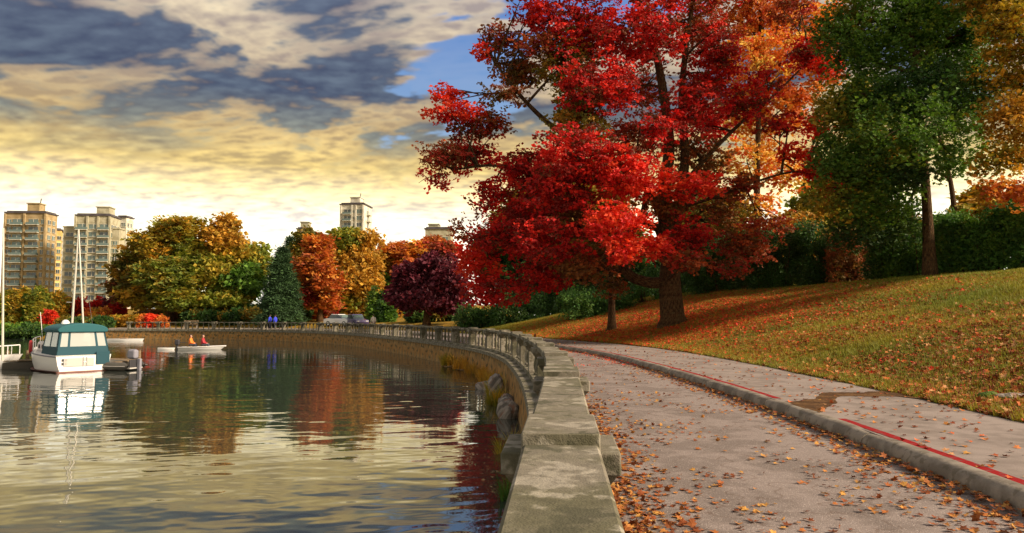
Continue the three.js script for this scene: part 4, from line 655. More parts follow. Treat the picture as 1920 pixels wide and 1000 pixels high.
/** a block of flats: front towards the viewer; every window, balcony and rail is built */
function building(label, px0, px1, pyTop, d, o) {
  const k = d / FOCAL, w = (px1 - px0) * k, c = at((px0 + px1) / 2, 600, d), gy = groundXZ(c.x, c.z) - 0.3, H = at(0, pyTop, d).y - gy, dp = o.depth, g = thing(o.name ?? 'apartment_block', label, 'building', V(c.x, gy, c.z), o.turn ?? 0, 'buildings across the bay');
  const wm = PL[o.wall], fh = o.floor ?? 3, floors = Math.floor((H - 1.2) / fh), low = Math.max(0, floors - (o.show ?? 13));
  mesh('wall', box(w, H, dp, 0, H / 2, -dp / 2), wm, g);
  const roof = mesh('roof', merge([box(w + 0.8, 0.5, dp + 0.8, 0, H + 0.25, -dp / 2), box(w - 0.6, 0.5, dp - 0.6, 0, H + 0.75, -dp / 2)]), PL.dark, g);
  if (o.pent) { const [f, pw, ph] = o.pent; mesh('lift_house', merge([box(w * pw, ph, dp * 0.5, w * f, H + 1 + ph / 2, -dp * 0.45), box(w * pw + 0.6, 0.35, dp * 0.5 + 0.6, w * f, H + 1 + ph + 0.17, -dp * 0.45)]), wm, roof); if (o.mast) mesh('mast', rod(V(w * f + pw * w * 0.3, H + 1 + ph, -dp * 0.45), V(w * f + pw * w * 0.3 + 0.4, H + 3.4 + ph, -dp * 0.45), 0.18), PL.dark, roof); }
  const R = rng(o.seed), geoW = {}, gw = (a, b) => geoW[a + '/' + b] ??= box(a, b, 0.12), fr = (a, b) => geoW['f' + a + '/' + b] ??= merge([box(a + 0.3, 0.12, 0.25, 0, b / 2 + 0.06, 0.06), box(a + 0.3, 0.14, 0.34, 0, -b / 2 - 0.07, 0.1), box(0.1, b, 0.2, 0, 0, 0.04)]);
  const win = (x, y, a, b, face) => { const m = mesh('window', gw(a, b), R() < 0.5 ? glassDark : glassGreen, g); if (face) { m.position.set(w / 2 + 0.03, y, x); m.rotation.y = Math.PI / 2; } else m.position.set(x, y, 0.03); mesh('frame', fr(a, b), PL.pale, m); return m; };
  for (let f = low; f < floors; f++) {
    const y = fh * f + 2;
    for (const [u, ww, hh, kind] of o.cols) {
      if (kind === 'balcony') {
        win(u * w, y, ww, hh); const bw = ww + 0.9;
        const b = mesh('balcony', geoW['b' + bw] ??= box(bw, 0.22, 1.5, 0, 0, 0.75), PL.pale, g); b.position.set(u * w, y - hh / 2 - 0.35, 0);
        mesh('parapet', geoW['p' + bw] ??= merge([box(bw, 0.85, 0.1, 0, 0.53, 1.46), box(0.1, 0.85, 1.4, -bw / 2 + 0.05, 0.53, 0.73), box(0.1, 0.85, 1.4, bw / 2 - 0.05, 0.53, 0.73)]), o.rail ? PL[o.rail] : glassGreen, b);
      } else win(u * w, y, ww, hh);
    }
    for (const [u, ww, hh] of o.side ?? []) win(-u * dp, y, ww, hh, true);
    if (o.sideBalconies) { const b = mesh('balcony', geoW.sb ??= merge([box(1.5, 0.22, 4, 0.75, 0, 0), box(0.1, 0.9, 4, 1.45, 0.5, 0)]), PL.pale, g); b.position.set(w / 2, y - 1.1, -dp * 0.5); }
  }
  for (const u of o.ribs ?? []) mesh('pilaster', box(0.7, H - 0.1, 0.5, u * w, H / 2 - 0.1, 0.26), wm, g);
  for (const [a, b, hh, dd] of o.wings ?? []) { const wh = H * hh; mesh('wing', merge([box((b - a) * w, wh, dp * dd, (a + b) / 2 * w, wh / 2, -dp * 0.5), box((b - a) * w + 0.5, 0.5, dp * dd + 0.5, (a + b) / 2 * w, wh + 0.25, -dp * 0.5)]), wm, g); const n = Math.floor((wh - 1.5) / fh); for (let f = Math.max(0, n - 11); f < n; f++) win((a + b) / 2 * w, fh * f + 2, Math.abs(b - a) * w * 0.55, 1.5).position.z = -dp * 0.5 + dp * dd / 2 + 0.03; }
}
building('taupe apartment block with stacked balconies, leftmost tall one with a lift house', 2, 76, 400, 290, { depth: 8, wall: 'taupe', seed: 1, turn: 0.05, pent: [0.12, 0.3, 3], mast: true, cols: [[-0.4, 1.6, 1.7], [-0.2, 3.4, 1.9, 'balcony'], [0.2, 3.6, 1.9, 'balcony'], [0.43, 1.2, 1.7]], ribs: [-0.5, -0.02, 0.5], side: [[0.3, 1.8, 1.6], [0.7, 1.8, 1.6]], show: 14 });
building('sunlit cream block squeezed between the taupe and the grey apartment blocks', 92, 107, 432, 330, { depth: 12, wall: 'cream', seed: 2, turn: 0.5, cols: [[-0.25, 1.4, 1.5], [0.25, 1.4, 1.5]], side: [[0.2, 1.6, 1.5], [0.5, 1.6, 1.5], [0.8, 1.6, 1.5]], show: 11 });
building('grey green apartment block with stepped shoulders behind the two mast lines', 136, 197, 405, 280, { depth: 10, wall: 'grey', seed: 3, turn: 0.12, pent: [0.22, 0.38, 2.6], cols: [[-0.3, 3.2, 1.9, 'balcony'], [0.02, 3, 1.8], [0.34, 3, 1.9, 'balcony']], ribs: [-0.5, -0.15, 0.16, 0.5], side: [[0.25, 2, 1.7], [0.55, 2, 1.7], [0.85, 1.6, 1.7]], wings: [[-0.9, -0.5, 0.88, 0.7], [0.5, 0.72, 0.87, 0.6]], show: 14 });
building('blue grey tower with a pale side just right of the stepped apartment block', 212, 230, 408, 330, { depth: 6, wall: 'pale', seed: 4, turn: -0.02, cols: [[-0.2, 1.6, 1.6], [0.25, 1.2, 1.6]], side: [[0.3, 1.4, 1.6], [0.7, 1.4, 1.6]], show: 10 });
building('small low flat roofed block half hidden by the leftmost olive gold tree', 253, 276, 448, 340, { depth: 14, wall: 'blue', seed: 5, cols: [[-0.25, 2, 1.4], [0.25, 2, 1.4]], show: 5 });
building('pale slender tower with a rooftop drum above the yellow green tree', 634, 680, 384, 330, { name: 'apartment_tower', depth: 12, wall: 'pale', seed: 7, turn: -0.1, pent: [0.05, 0.4, 2.6], mast: true, cols: [[-0.2, 2.8, 1.9, 'balcony'], [0.08, 0.9, 1.1], [0.3, 2.2, 1.9]], ribs: [-0.47, 0.0, 0.16, 0.47], side: [[0.5, 2, 1.7]], sideBalconies: true, show: 8 });
building('narrow grey tower top with a dark box roof left of the pale tower', 553, 572, 430, 340, { name: 'apartment_tower', depth: 9, wall: 'grey', seed: 8, pent: [0.15, 0.8, 2.4], cols: [[-0.2, 1.2, 1.4], [0.2, 1.2, 1.4]], show: 4 });
building('low cream block showing above the orange trees beside the purple tree', 796, 844, 430, 300, { depth: 12, wall: 'grey', seed: 9, pent: [-0.2, 0.4, 1.2], cols: [[-0.3, 1.8, 1.5], [0, 1.8, 1.5], [0.3, 1.8, 1.5]], show: 4 });
console.log('buildings done');

// ------------------------------------------------------------------ boats
/** a boat hull: stern at z = 0, bow towards -z; y = 0 at the waterline */
function hullGeo(L, B, sheer, keel, o = {}) {
  const N = 16, pos = [], idx = [], y0 = o.from ?? -1e3, y1 = o.to ?? 1e3;
  const ring = (u) => { const b = B / 2 * (u < 0.45 ? lerp(o.stern ?? 0.92, 1, Math.sin(u / 0.45 * 1.57)) : Math.pow(Math.cos((u - 0.45) / 0.55 * 1.57), o.bow ?? 0.62)), sh = sheer * (1 + (o.rise ?? 0.35) * u * u), kl = keel * (1 - 0.75 * u ** 3), z = -L * u; return [[0, kl], [b * 0.55, kl * 0.75], [b * 0.86, 0.0], [b * 0.94, sh * 0.45], [b, sh]].map(([x, y]) => [x, clamp(y, y0, y1), z - (o.rake ?? 0.5) * u ** 4 * (y - kl) / (sh - kl)]); };
  for (let i = 0; i <= N; i++) { const r = ring(i / N); for (const [x, y, z] of [...r.slice().reverse().map(([x, y, z]) => [-x, y, z]), ...r.slice(1)]) pos.push(x, y, z); }
  const w = 9; for (let i = 0; i < N; i++) for (let j = 0; j + 1 < w; j++) { const a = i * w + j; idx.push(a, a + w, a + 1, a + 1, a + w, a + w + 1); }
  for (let j = 1; j + 1 < w; j++) idx.push(0, j, j + 1);
  const g = new THREE.BufferGeometry(); g.setAttribute('position', new THREE.Float32BufferAttribute(pos, 3)); g.setIndex(idx);
  return toCreasedNormals(g, 0.7);
}
function deckGeo(L, B, sheer, o = {}) {
  const s = new THREE.Shape(), pts = [], N = 16; for (let i = 0; i <= N; i++) { const u = i / N; pts.push([B / 2 * 0.985 * (u < 0.45 ? lerp(o.stern ?? 0.92, 1, Math.sin(u / 0.45 * 1.57)) : Math.pow(Math.cos((u - 0.45) / 0.55 * 1.57), o.bow ?? 0.62)), (L + (o.rake ?? 0.5) * u ** 4) * u]); }
  s.moveTo(-pts[0][0], 0); for (const [x, y] of pts) s.lineTo(x, y); for (const [x, y] of pts.slice(0, -1).reverse()) s.lineTo(-x, y);
  const g = new THREE.ExtrudeGeometry(s, { depth: 0.04, bevelEnabled: false, curveSegments: 1 }); g.rotateX(-Math.PI / 2); const p = g.attributes.position; for (let i = 0; i < p.count; i++) { const u = clamp(-p.getZ(i) / L, 0, 1); p.setY(i, p.getY(i) + sheer * (1 + (o.rise ?? 0.35) * u * u) - (o.drop ?? 0.05)); } g.computeVertexNormals(); return g;
}
const gel = mat([0.72, 0.72, 0.70], 0.3), boot = mat([0.16, 0.06, 0.045], 0.5), teal = mat([0.008, 0.085, 0.10], 0.8), tealDark = mat([0.005, 0.05, 0.07], 0.8), steel = mat([0.55, 0.55, 0.55], 0.35, { metalness: 0.8 }), alu = mat([0.6, 0.58, 0.5], 0.4, { metalness: 0.5 }), darkRubber = mat([0.03, 0.03, 0.035], 0.6), greyCover = mat([0.2, 0.2, 0.24], 0.8), deckGrey = mat([0.42, 0.41, 0.38], 0.7), redPlastic = mat([0.45, 0.03, 0.03], 0.5);
const vinyl = new THREE.MeshPhysicalMaterial({ color: new THREE.Color().setRGB(0.62, 0.66, 0.64), roughness: 0.12, transmission: 0.55, thickness: 0, ior: 1.45 });
const atWater = (px, d) => { const p = at(px, 600, d); p.y = WATER; return p; };
const planksMat = grainy('weathered dock boards', 256, 1.4, 0.9, (u, v) => tone(mix3(srgb3(136, 118, 94), srgb3(92, 80, 62), smooth(-0.2, 0.2, tn(u, v * 6 % 1, 9, 2, 4))), 0.9 + 0.2 * hash(Math.floor(u * 256), Math.floor(v * 256))));
// the cabin cruiser, stern towards the viewer
{
  const g = thing('cabin_cruiser', 'white cabin cruiser with teal canvas enclosure moored with its stern this way', 'boat', atWater(160, 37.6), rad(50)); g.scale.set(0.93, 1, 0.8);
  mesh('hull', hullGeo(6.8, 3.0, 0.85, -0.5, { from: 0.06 }), gel, g); mesh('antifouling', hullGeo(6.8, 2.99, 0.85, -0.5, { to: 0.06 }), boot, g);
  const deck = mesh('deck', deckGeo(6.8, 3.0, 0.85), gel, g);
  mesh('rubbing_strake', limb(range(0, 1, 0.1).map((u) => V(-3.0 / 2 * (u < 0.45 ? lerp(0.92, 1, Math.sin(u / 0.45 * 1.57)) : Math.pow(Math.cos((u - 0.45) / 0.55 * 1.57), 0.62)) - 0.01, 0.85 * (1 + 0.35 * u * u) - 0.06, -6.8 * u - 0.5 * u ** 5)), new Array(11).fill(0.035), 5), greyCover, deck);
  mesh('transom_panel', rbox(1.5, 0.42, 0.05, 0.02, -0.25, 0.5, 0.02), deckGrey, g);
  for (const [x, y] of [[-1.05, 0.62], [-0.9, 0.62], [-1.05, 0.44], [-0.9, 0.44]]) mesh('vent', box(0.09, 0.12, 0.03, x, y, 0.03), darkRubber, g);
  mesh('boarding_door', rbox(0.7, 0.66, 0.06, 0.02, 0.95, 0.68, 0.035), tealDark, g);
  mesh('swim_ladder', merge([rod(V(-0.05, 0.3, 0.06), V(-0.05, 0.75, 0.06), 0.02), rod(V(0.12, 0.3, 0.06), V(0.12, 0.75, 0.06), 0.02), rod(V(-0.05, 0.5, 0.06), V(0.12, 0.5, 0.06), 0.015)]), steel, g);
  // canvas enclosure: lower skirt, corner posts, clear panels between them, curved roof
  const e = new THREE.Group(); e.name = 'canvas_enclosure'; g.add(e);
  const wb = 1.34, wt = 1.12, zb = -0.1, zf = -2.7, yl = 0.86, ys = 1.28, yt = 2.1;
  const X = (y) => lerp(wb, wt, (y - yl) / (yt - yl)), Z = (y) => zb - 0.28 * (y - yl) / (yt - yl);
  const quad = (a, b, c, dd) => { const q = new THREE.BufferGeometry(); q.setAttribute('position', new THREE.Float32BufferAttribute([a, b, c, a, c, dd].flatMap((v) => [v.x, v.y, v.z]), 3)); q.setAttribute('uv', new THREE.Float32BufferAttribute(new Array(12).fill(0), 2)); q.computeVertexNormals(); return q; };
  const slab = (a, b, c, dd, n, t) => { const o2 = n.clone().multiplyScalar(-t), k = [a, b, c, dd].map((v) => v.clone().add(o2)); return merge([quad(a, b, c, dd), quad(k[3], k[2], k[1], k[0]), quad(a, k[0], k[1], b), quad(b, k[1], k[2], c), quad(c, k[2], k[3], dd), quad(dd, k[3], k[0], a)]); };
  const back = (x0, x1, ya, yb, t = 0.04) => slab(V(X(ya) * x0, ya, Z(ya)), V(X(ya) * x1, ya, Z(ya)), V(X(yb) * x1, yb, Z(yb)), V(X(yb) * x0, yb, Z(yb)), V(0, 0, 1), t);
  const sideQ = (sg, f0, f1, ya, yb, t = 0.04) => { const zz = (f, y) => lerp(Z(y), zf, f); return slab(V(sg * X(ya), ya, zz(f0, ya)), V(sg * X(ya), ya, zz(f1, ya)), V(sg * X(yb), yb, zz(f1, yb)), V(sg * X(yb), yb, zz(f0, yb)), V(sg, 0, 0), t); };
  mesh('skirt', merge([back(-1, 1, yl, ys), sideQ(1, 0, 1, yl, ys), sideQ(-1, 0, 1, yl, ys)]), tealDark, e);
  mesh('canvas_strips', merge([back(-1, -0.9, ys, yt), back(-0.62, -0.52, ys, yt), back(0.5, 0.6, ys, yt), back(0.92, 1, ys, yt), back(-0.9, 0.92, 1.98, yt), ...[1, -1].flatMap((sg) => [sideQ(sg, 0, 0.08, ys, yt), sideQ(sg, 0.46, 0.54, ys, yt), sideQ(sg, 0.92, 1, ys, yt), sideQ(sg, 0.08, 0.92, 1.98, yt)])]), tealDark, e);
  for (const [a, b] of [[-0.9, -0.62], [-0.52, 0.5], [0.6, 0.92]]) mesh('clear_panel', back(a, b, ys, 1.98, 0.01), vinyl, e);
  for (const sg of [1, -1]) for (const [a, b] of [[0.08, 0.46], [0.54, 0.92]]) mesh('clear_panel', sideQ(sg, a, b, ys, 1.98, 0.01), vinyl, e);
  const roofS = new THREE.Shape(); roofS.moveTo(-wt - 0.1, 0); roofS.quadraticCurveTo(-wt, 0.24, 0, 0.3); roofS.quadraticCurveTo(wt, 0.24, wt + 0.1, 0); roofS.lineTo(wt + 0.06, -0.06); roofS.lineTo(-wt - 0.06, -0.06);
  mesh('canvas_roof', put(new THREE.ExtrudeGeometry(roofS, { depth: 2.5, bevelEnabled: true, bevelSize: 0.05, bevelThickness: 0.06, bevelSegments: 2, curveSegments: 10 }), 0, yt, zf - 0.05), teal, e);
  mesh('cabin', merge([rbox(2.0, 0.55, 2.4, 0.12, 0, 1.2, -3.6), rbox(1.7, 0.75, 0.12, 0.04, 0, 1.75, -2.9, 0)]), gel, g);
  for (const z of [-3.1, -3.7, -4.3]) mesh('porthole', merge([put(new THREE.CylinderGeometry(0.11, 0.11, 0.04, 12), -1.01, 1.22, z, 0, 0, Math.PI / 2)]), darkRubber, g);
  for (const z of [-4.9, -5.6]) mesh('porthole', put(new THREE.CylinderGeometry(0.1, 0.1, 0.05, 12), -1.2 + (z + 4.9) * -0.35, 0.78, z, 0.3, 0, Math.PI / 2), darkRubber, g);
  for (const sg of [-1, 1]) { const p = range(0.5, 0.98, 0.08).map((u) => V(sg * 1.42 * Math.pow(Math.cos((Math.max(0.45, u) - 0.45) / 0.55 * 1.57), 0.62), 0.9 * (1 + 0.35 * u * u) + 0.5, -6.8 * u - 0.3 * u ** 4)); mesh('bow_rail', merge([limb(p, p.map(() => 0.022), 5), ...p.map((q) => rod(q, V(q.x, q.y - 0.55, q.z), 0.016))]), steel, g); }
  mesh('lifebuoy', put(new THREE.TorusGeometry(0.26, 0.09, 8, 18), -1.35, 1.2, -4.6, 1.3), redPlastic, g);
  mesh('radar_dome', put(new THREE.SphereGeometry(0.22, 14, 8, 0, 6.2832, 0, 1.57), -0.45, yt + 0.3, -1.8), gel, g);
  mesh('aerial', rod(V(-1.2, 1.3, -2.9), V(-1.35, 3.0, -3.1), 0.014), gel, g);
}
// a sailing boat moored beyond the cruiser: its two-legged mast and rig stand above the roof
{
  const g = thing('sailboat', 'sailboat hidden behind the cruiser whose tall two legged mast stands above it', 'boat', atWater(146, 45), rad(20));
  mesh('hull', hullGeo(6, 2.0, 0.6, -0.5, { stern: 0.8 }), gel, g); mesh('deck', deckGeo(6, 2.0, 0.6, { stern: 0.8 }), deckGrey, g); mesh('cabin', rbox(1.2, 0.4, 1.8, 0.1, 0, 0.8, -2.6), gel, g);
  const apex = at(147, 430, 45).sub(g.position).applyAxisAngle(V(0, 1, 0), -rad(20)), f = (px, py) => at(px, py, 45).sub(g.position).applyAxisAngle(V(0, 1, 0), -rad(20));
  const a = f(133, 612), b = f(160, 612); a.y = b.y = 0.62;
  mesh('mast', rod(a, apex, 0.075, 0.045, 8), alu, g); mesh('mast', rod(b, apex, 0.06, 0.04, 8), alu, g);
  mesh('spreader', rod(f(126, 530).setY(apex.y * 0.45), f(139, 530).setY(apex.y * 0.45), 0.025), alu, g);
  mesh('stay', rod(V(0, 0.9, -6), apex, 0.012), steel, g);
}
// the white sailing boat at the left edge
{
  const g = thing('sailboat', 'white sailboat with bow rail and bare mast at the left edge of the picture', 'boat', atWater(-168, 38.5), rad(-72));
  mesh('hull', hullGeo(4.6, 1.7, 0.58, -0.4, { stern: 0.75 }), gel, g); const dk = mesh('deck', deckGeo(4.6, 1.7, 0.58, { stern: 0.75 }), deckGrey, g); mesh('cabin', rbox(1.0, 0.42, 1.6, 0.1, 0, 0.78, -1.9), gel, g);
  const rail = []; for (const sg of [-1, 1]) { const p = [0.62, 0.78, 0.92, 1.0].map((u) => V(sg * 0.8 * Math.pow(Math.max(0, Math.cos((u - 0.45) / 0.55 * 1.57)), 0.62), 0.58 * (1 + 0.35 * u * u) + 0.48, -4.6 * u - 0.35 * u ** 4)); rail.push(limb(p, p.map(() => 0.03), 5)); p.forEach((q) => rail.push(rod(q, V(q.x * 0.96, q.y - 0.5, q.z), 0.022))); }
  mesh('bow_rail', merge(rail), gel, dk);
  const foot = at(5, 660, 37).sub(g.position).applyAxisAngle(V(0, 1, 0), rad(72)), top = at(6, 428, 37).sub(g.position).applyAxisAngle(V(0, 1, 0), rad(72)); foot.y = 0.6;
  mesh('mast', rod(foot, top, 0.06, 0.04, 8), alu, g);
}
// floating docks
function dock(label, pa, da, pb, db, wid, posts) {
  const A = atWater(pa, da), B = atWater(pb, db), len = A.distanceTo(B), c = A.clone().lerp(B, 0.5), g = thing('floating_dock', label, 'dock', c, Math.atan2(-(B.z - A.z), B.x - A.x)), n = Math.round(len / 0.3), pl = box(len / n - 0.02, 0.05, wid, 0, 0.42, 0);
  mesh('float', merge([box(len, 0.5, 0.25, 0, 0.1, wid / 2 - 0.14), box(len, 0.5, 0.25, 0, 0.1, -wid / 2 + 0.14)]), mat([0.08, 0.07, 0.055], 0.9), g);
  for (let i = 0; i < n; i++) { const m = mesh('plank', pl, planksMat, g); m.position.x = -len / 2 + (i + 0.5) * len / n; }
  for (const x of posts) mesh('bollard', merge([put(new THREE.CylinderGeometry(0.09, 0.1, 0.5, 8), x * len, 0.68, -wid / 2 + 0.15)]), planksMat, g);
}
dock('brown floating dock between the left sailboat and the cruiser', 8, 40, 84, 41, 1.3, [-0.4, 0.1]);
dock('dark floating dock just right of the cruiser', 196, 41.5, 252, 40.5, 1.2, [0.45]);
// the dinghy with the covered outboard
{
  const g = thing('dinghy', 'dark inflatable dinghy with a grey covered outboard right of the cruiser', 'boat', atWater(258, 38.8), rad(78));
  const tube = [V(-0.62, 0.22, 0), V(-0.62, 0.22, -1.1), V(-0.5, 0.27, -1.7), V(0, 0.36, -2.1), V(0.5, 0.27, -1.7), V(0.62, 0.22, -1.1), V(0.62, 0.22, 0)], q = new THREE.CatmullRomCurve3(tube).getPoints(30);
  mesh('tube', limb(q, q.map((_, i) => i === 0 || i === 30 ? 0.06 : 0.22), 10), mat([0.075, 0.07, 0.06], 0.6), g); mesh('floor', box(0.95, 0.06, 1.7, 0, 0.12, -0.85), deckGrey, g); mesh('seat', rbox(1.0, 0.05, 0.26, 0.015, 0, 0.42, -0.95), planksMat, g); mesh('transom', rbox(0.9, 0.5, 0.07, 0.02, 0, 0.3, -0.05), darkRubber, g);
  mesh('outboard', merge([rbox(0.36, 0.5, 0.5, 0.12, 0.1, 0.82, -0.3), rbox(0.16, 0.7, 0.2, 0.04, 0.1, 0.25, 0.1)]), greyCover, g);
  mesh('grab_line', limb(q.map((v) => V(v.x * 1.36, v.y + 0.02, v.z * 1.02)), q.map(() => 0.02), 5), deckGrey, g);
}
// a slim white skiff lying off the far shore
{
  const g = thing('skiff', 'slim white rowing skiff lying near the far shore right of the cruiser', 'boat', atWater(202, 86), rad(-88));
  mesh('hull', hullGeo(4.0, 0.7, 0.26, -0.12, { stern: 0.3, rise: 0.1, rake: 0.2 }), gel, g); mesh('deck', deckGeo(4.0, 0.7, 0.26, { stern: 0.3, rise: 0.1, rake: 0.2 }), deckGrey, g); mesh('cockpit_cover', rbox(0.4, 0.16, 0.8, 0.06, 0, 0.32, -1.9), mat([0.2, 0.12, 0.06], 0.8), g);
}
// the open motor boat with two people
const skin = mat([0.45, 0.26, 0.18], 0.6), hairM = mat([0.05, 0.03, 0.02], 0.8);
function seated(label, parentPos, turn, local, jacket, trousers) {
  const p = local.clone().applyAxisAngle(V(0, 1, 0), turn).add(parentPos), g = thing('person', label, 'person', p, turn, 'people in the small boat');
  mesh('jacket', body([[0, 0.05, 0, 0.16, 0, 0.3, 0.02, 0.15], [0, 0.3, 0.02, 0.15, 0, 0.46, 0, 0.13], [-0.14, 0.46, 0, 0.08, 0.14, 0.46, 0, 0.08], [-0.2, 0.46, 0, 0.07, -0.26, 0.22, -0.08, 0.055], [-0.26, 0.22, -0.08, 0.055, -0.14, 0.14, -0.3, 0.045], [0.2, 0.46, 0, 0.07, 0.26, 0.22, -0.08, 0.055], [0.26, 0.22, -0.08, 0.055, 0.14, 0.14, -0.3, 0.045], [0, 0.5, 0, 0.07, 0, 0.58, 0, 0.06]], V(-0.42, -0.2, -0.5), V(0.42, 0.72, 0.34), 40), jacket, g);
  mesh('trousers', body([[-0.1, 0, 0, 0.12, -0.11, 0.04, -0.42, 0.075], [-0.11, 0.04, -0.42, 0.075, -0.11, -0.36, -0.46, 0.055], [0.1, 0, 0, 0.12, 0.11, 0.04, -0.42, 0.075], [0.11, 0.04, -0.42, 0.075, 0.11, -0.36, -0.46, 0.055], [-0.11, -0.38, -0.46, 0.05, -0.11, -0.4, -0.58, 0.04], [0.11, -0.38, -0.46, 0.05, 0.11, -0.4, -0.58, 0.04]], V(-0.34, -0.52, -0.72), V(0.34, 0.26, 0.3), 36), trousers, g);
  const h = mesh('head', body([[0, 0.6, 0, 0.05, 0, 0.66, 0, 0.055], [0, 0.72, -0.01, 0.085, 0, 0.79, 0.01, 0.095], [0, 0.72, -0.1, 0.012, 0, 0.745, -0.095, 0.008], [-0.095, 0.75, 0.01, 0.018, -0.098, 0.77, 0.012, 0.018], [0.095, 0.75, 0.01, 0.018, 0.098, 0.77, 0.012, 0.018]], V(-0.15, 0.52, -0.15), V(0.15, 0.92, 0.15), 32, 0.02), skin, g);
  mesh('hair', body([[0, 0.8, 0.03, 0.098, 0, 0.83, -0.01, 0.085], [0, 0.72, 0.07, 0.06, 0, 0.8, 0.05, 0.09]], V(-0.15, 0.6, -0.14), V(0.15, 0.95, 0.18), 24, 0.02), hairM, h);
  for (const sg of [-1, 1]) { mesh('hand', body([[sg * 0.14, 0.13, -0.31, 0.035, sg * 0.12, 0.12, -0.36, 0.032], ...[0, 1, 2, 3].map((k) => [sg * (0.095 + k * 0.018), 0.115, -0.37, 0.011, sg * (0.095 + k * 0.018), 0.09, -0.41 + Math.abs(k - 1.5) * 0.006, 0.009]), [sg * 0.1, 0.14, -0.33, 0.012, sg * 0.075, 0.13, -0.37, 0.01]], V(sg * 0.13 - 0.1, 0.02, -0.46), V(sg * 0.13 + 0.1, 0.22, -0.26), 28, 0.008), skin, g); mesh('eye', put(new THREE.SphereGeometry(0.011, 6, 5), sg * 0.033, 0.765, -0.082), hairM, h); }
}
{
  const pos = atWater(338, 63), turn = rad(-84), g = thing('motor_boat', 'long low white open boat with an outboard carrying two people across the bay', 'boat', pos, turn), gd = { stern: 0.8, rise: 0.5, rake: 0.5 };
  mesh('hull', hullGeo(3.3, 1.25, 0.22, -0.2, gd), mat([0.58, 0.58, 0.56], 0.35), g); mesh('deck', deckGeo(3.3, 1.25, 0.22, { ...gd, drop: 0.08 }), deckGrey, g);
  for (const z of [-0.9, -1.9]) mesh('seat', rbox(1.1, 0.06, 0.3, 0.02, 0, 0.28, z), planksMat, g);
  const rim = range(0, 1, 0.1); for (const sg of [-1, 1]) { const p = rim.map((u) => V(sg * 0.625 * (u < 0.45 ? lerp(0.8, 1, Math.sin(u / 0.45 * 1.57)) : Math.pow(Math.max(0.0001, Math.cos((u - 0.45) / 0.55 * 1.57)), 0.62)), 0.22 * (1 + 0.5 * u * u), -3.3 * u - 0.5 * u ** 4)); mesh('gunwale', limb(p, p.map(() => 0.035), 5), gel, g); }
  mesh('outboard', merge([rbox(0.34, 0.46, 0.4, 0.1, 0, 0.62, 0.2), rbox(0.14, 0.7, 0.16, 0.04, 0, 0.15, 0.2)]), darkRubber, g);
  mesh('tiller', rod(V(0, 0.62, 0.05), V(0.12, 0.6, -0.6), 0.025), darkRubber, g);
  mesh('paddle_float', hullGeo(1.3, 0.42, 0.18, -0.08, { stern: 0.5, rise: 0, rake: 0.1 }).translate(0, 0, 1.75), gel, g);
  seated('person in an orange jacket sitting at the stern of the open boat', pos, turn, V(0, 0.4, -0.9), mat([0.85, 0.2, 0.02], 0.7), mat([0.04, 0.045, 0.06], 0.8));
  seated('person in a dark red jacket sitting forward in the open boat', pos, turn, V(0, 0.4, -1.9), mat([0.35, 0.02, 0.03], 0.7), mat([0.04, 0.045, 0.06], 0.8));
}
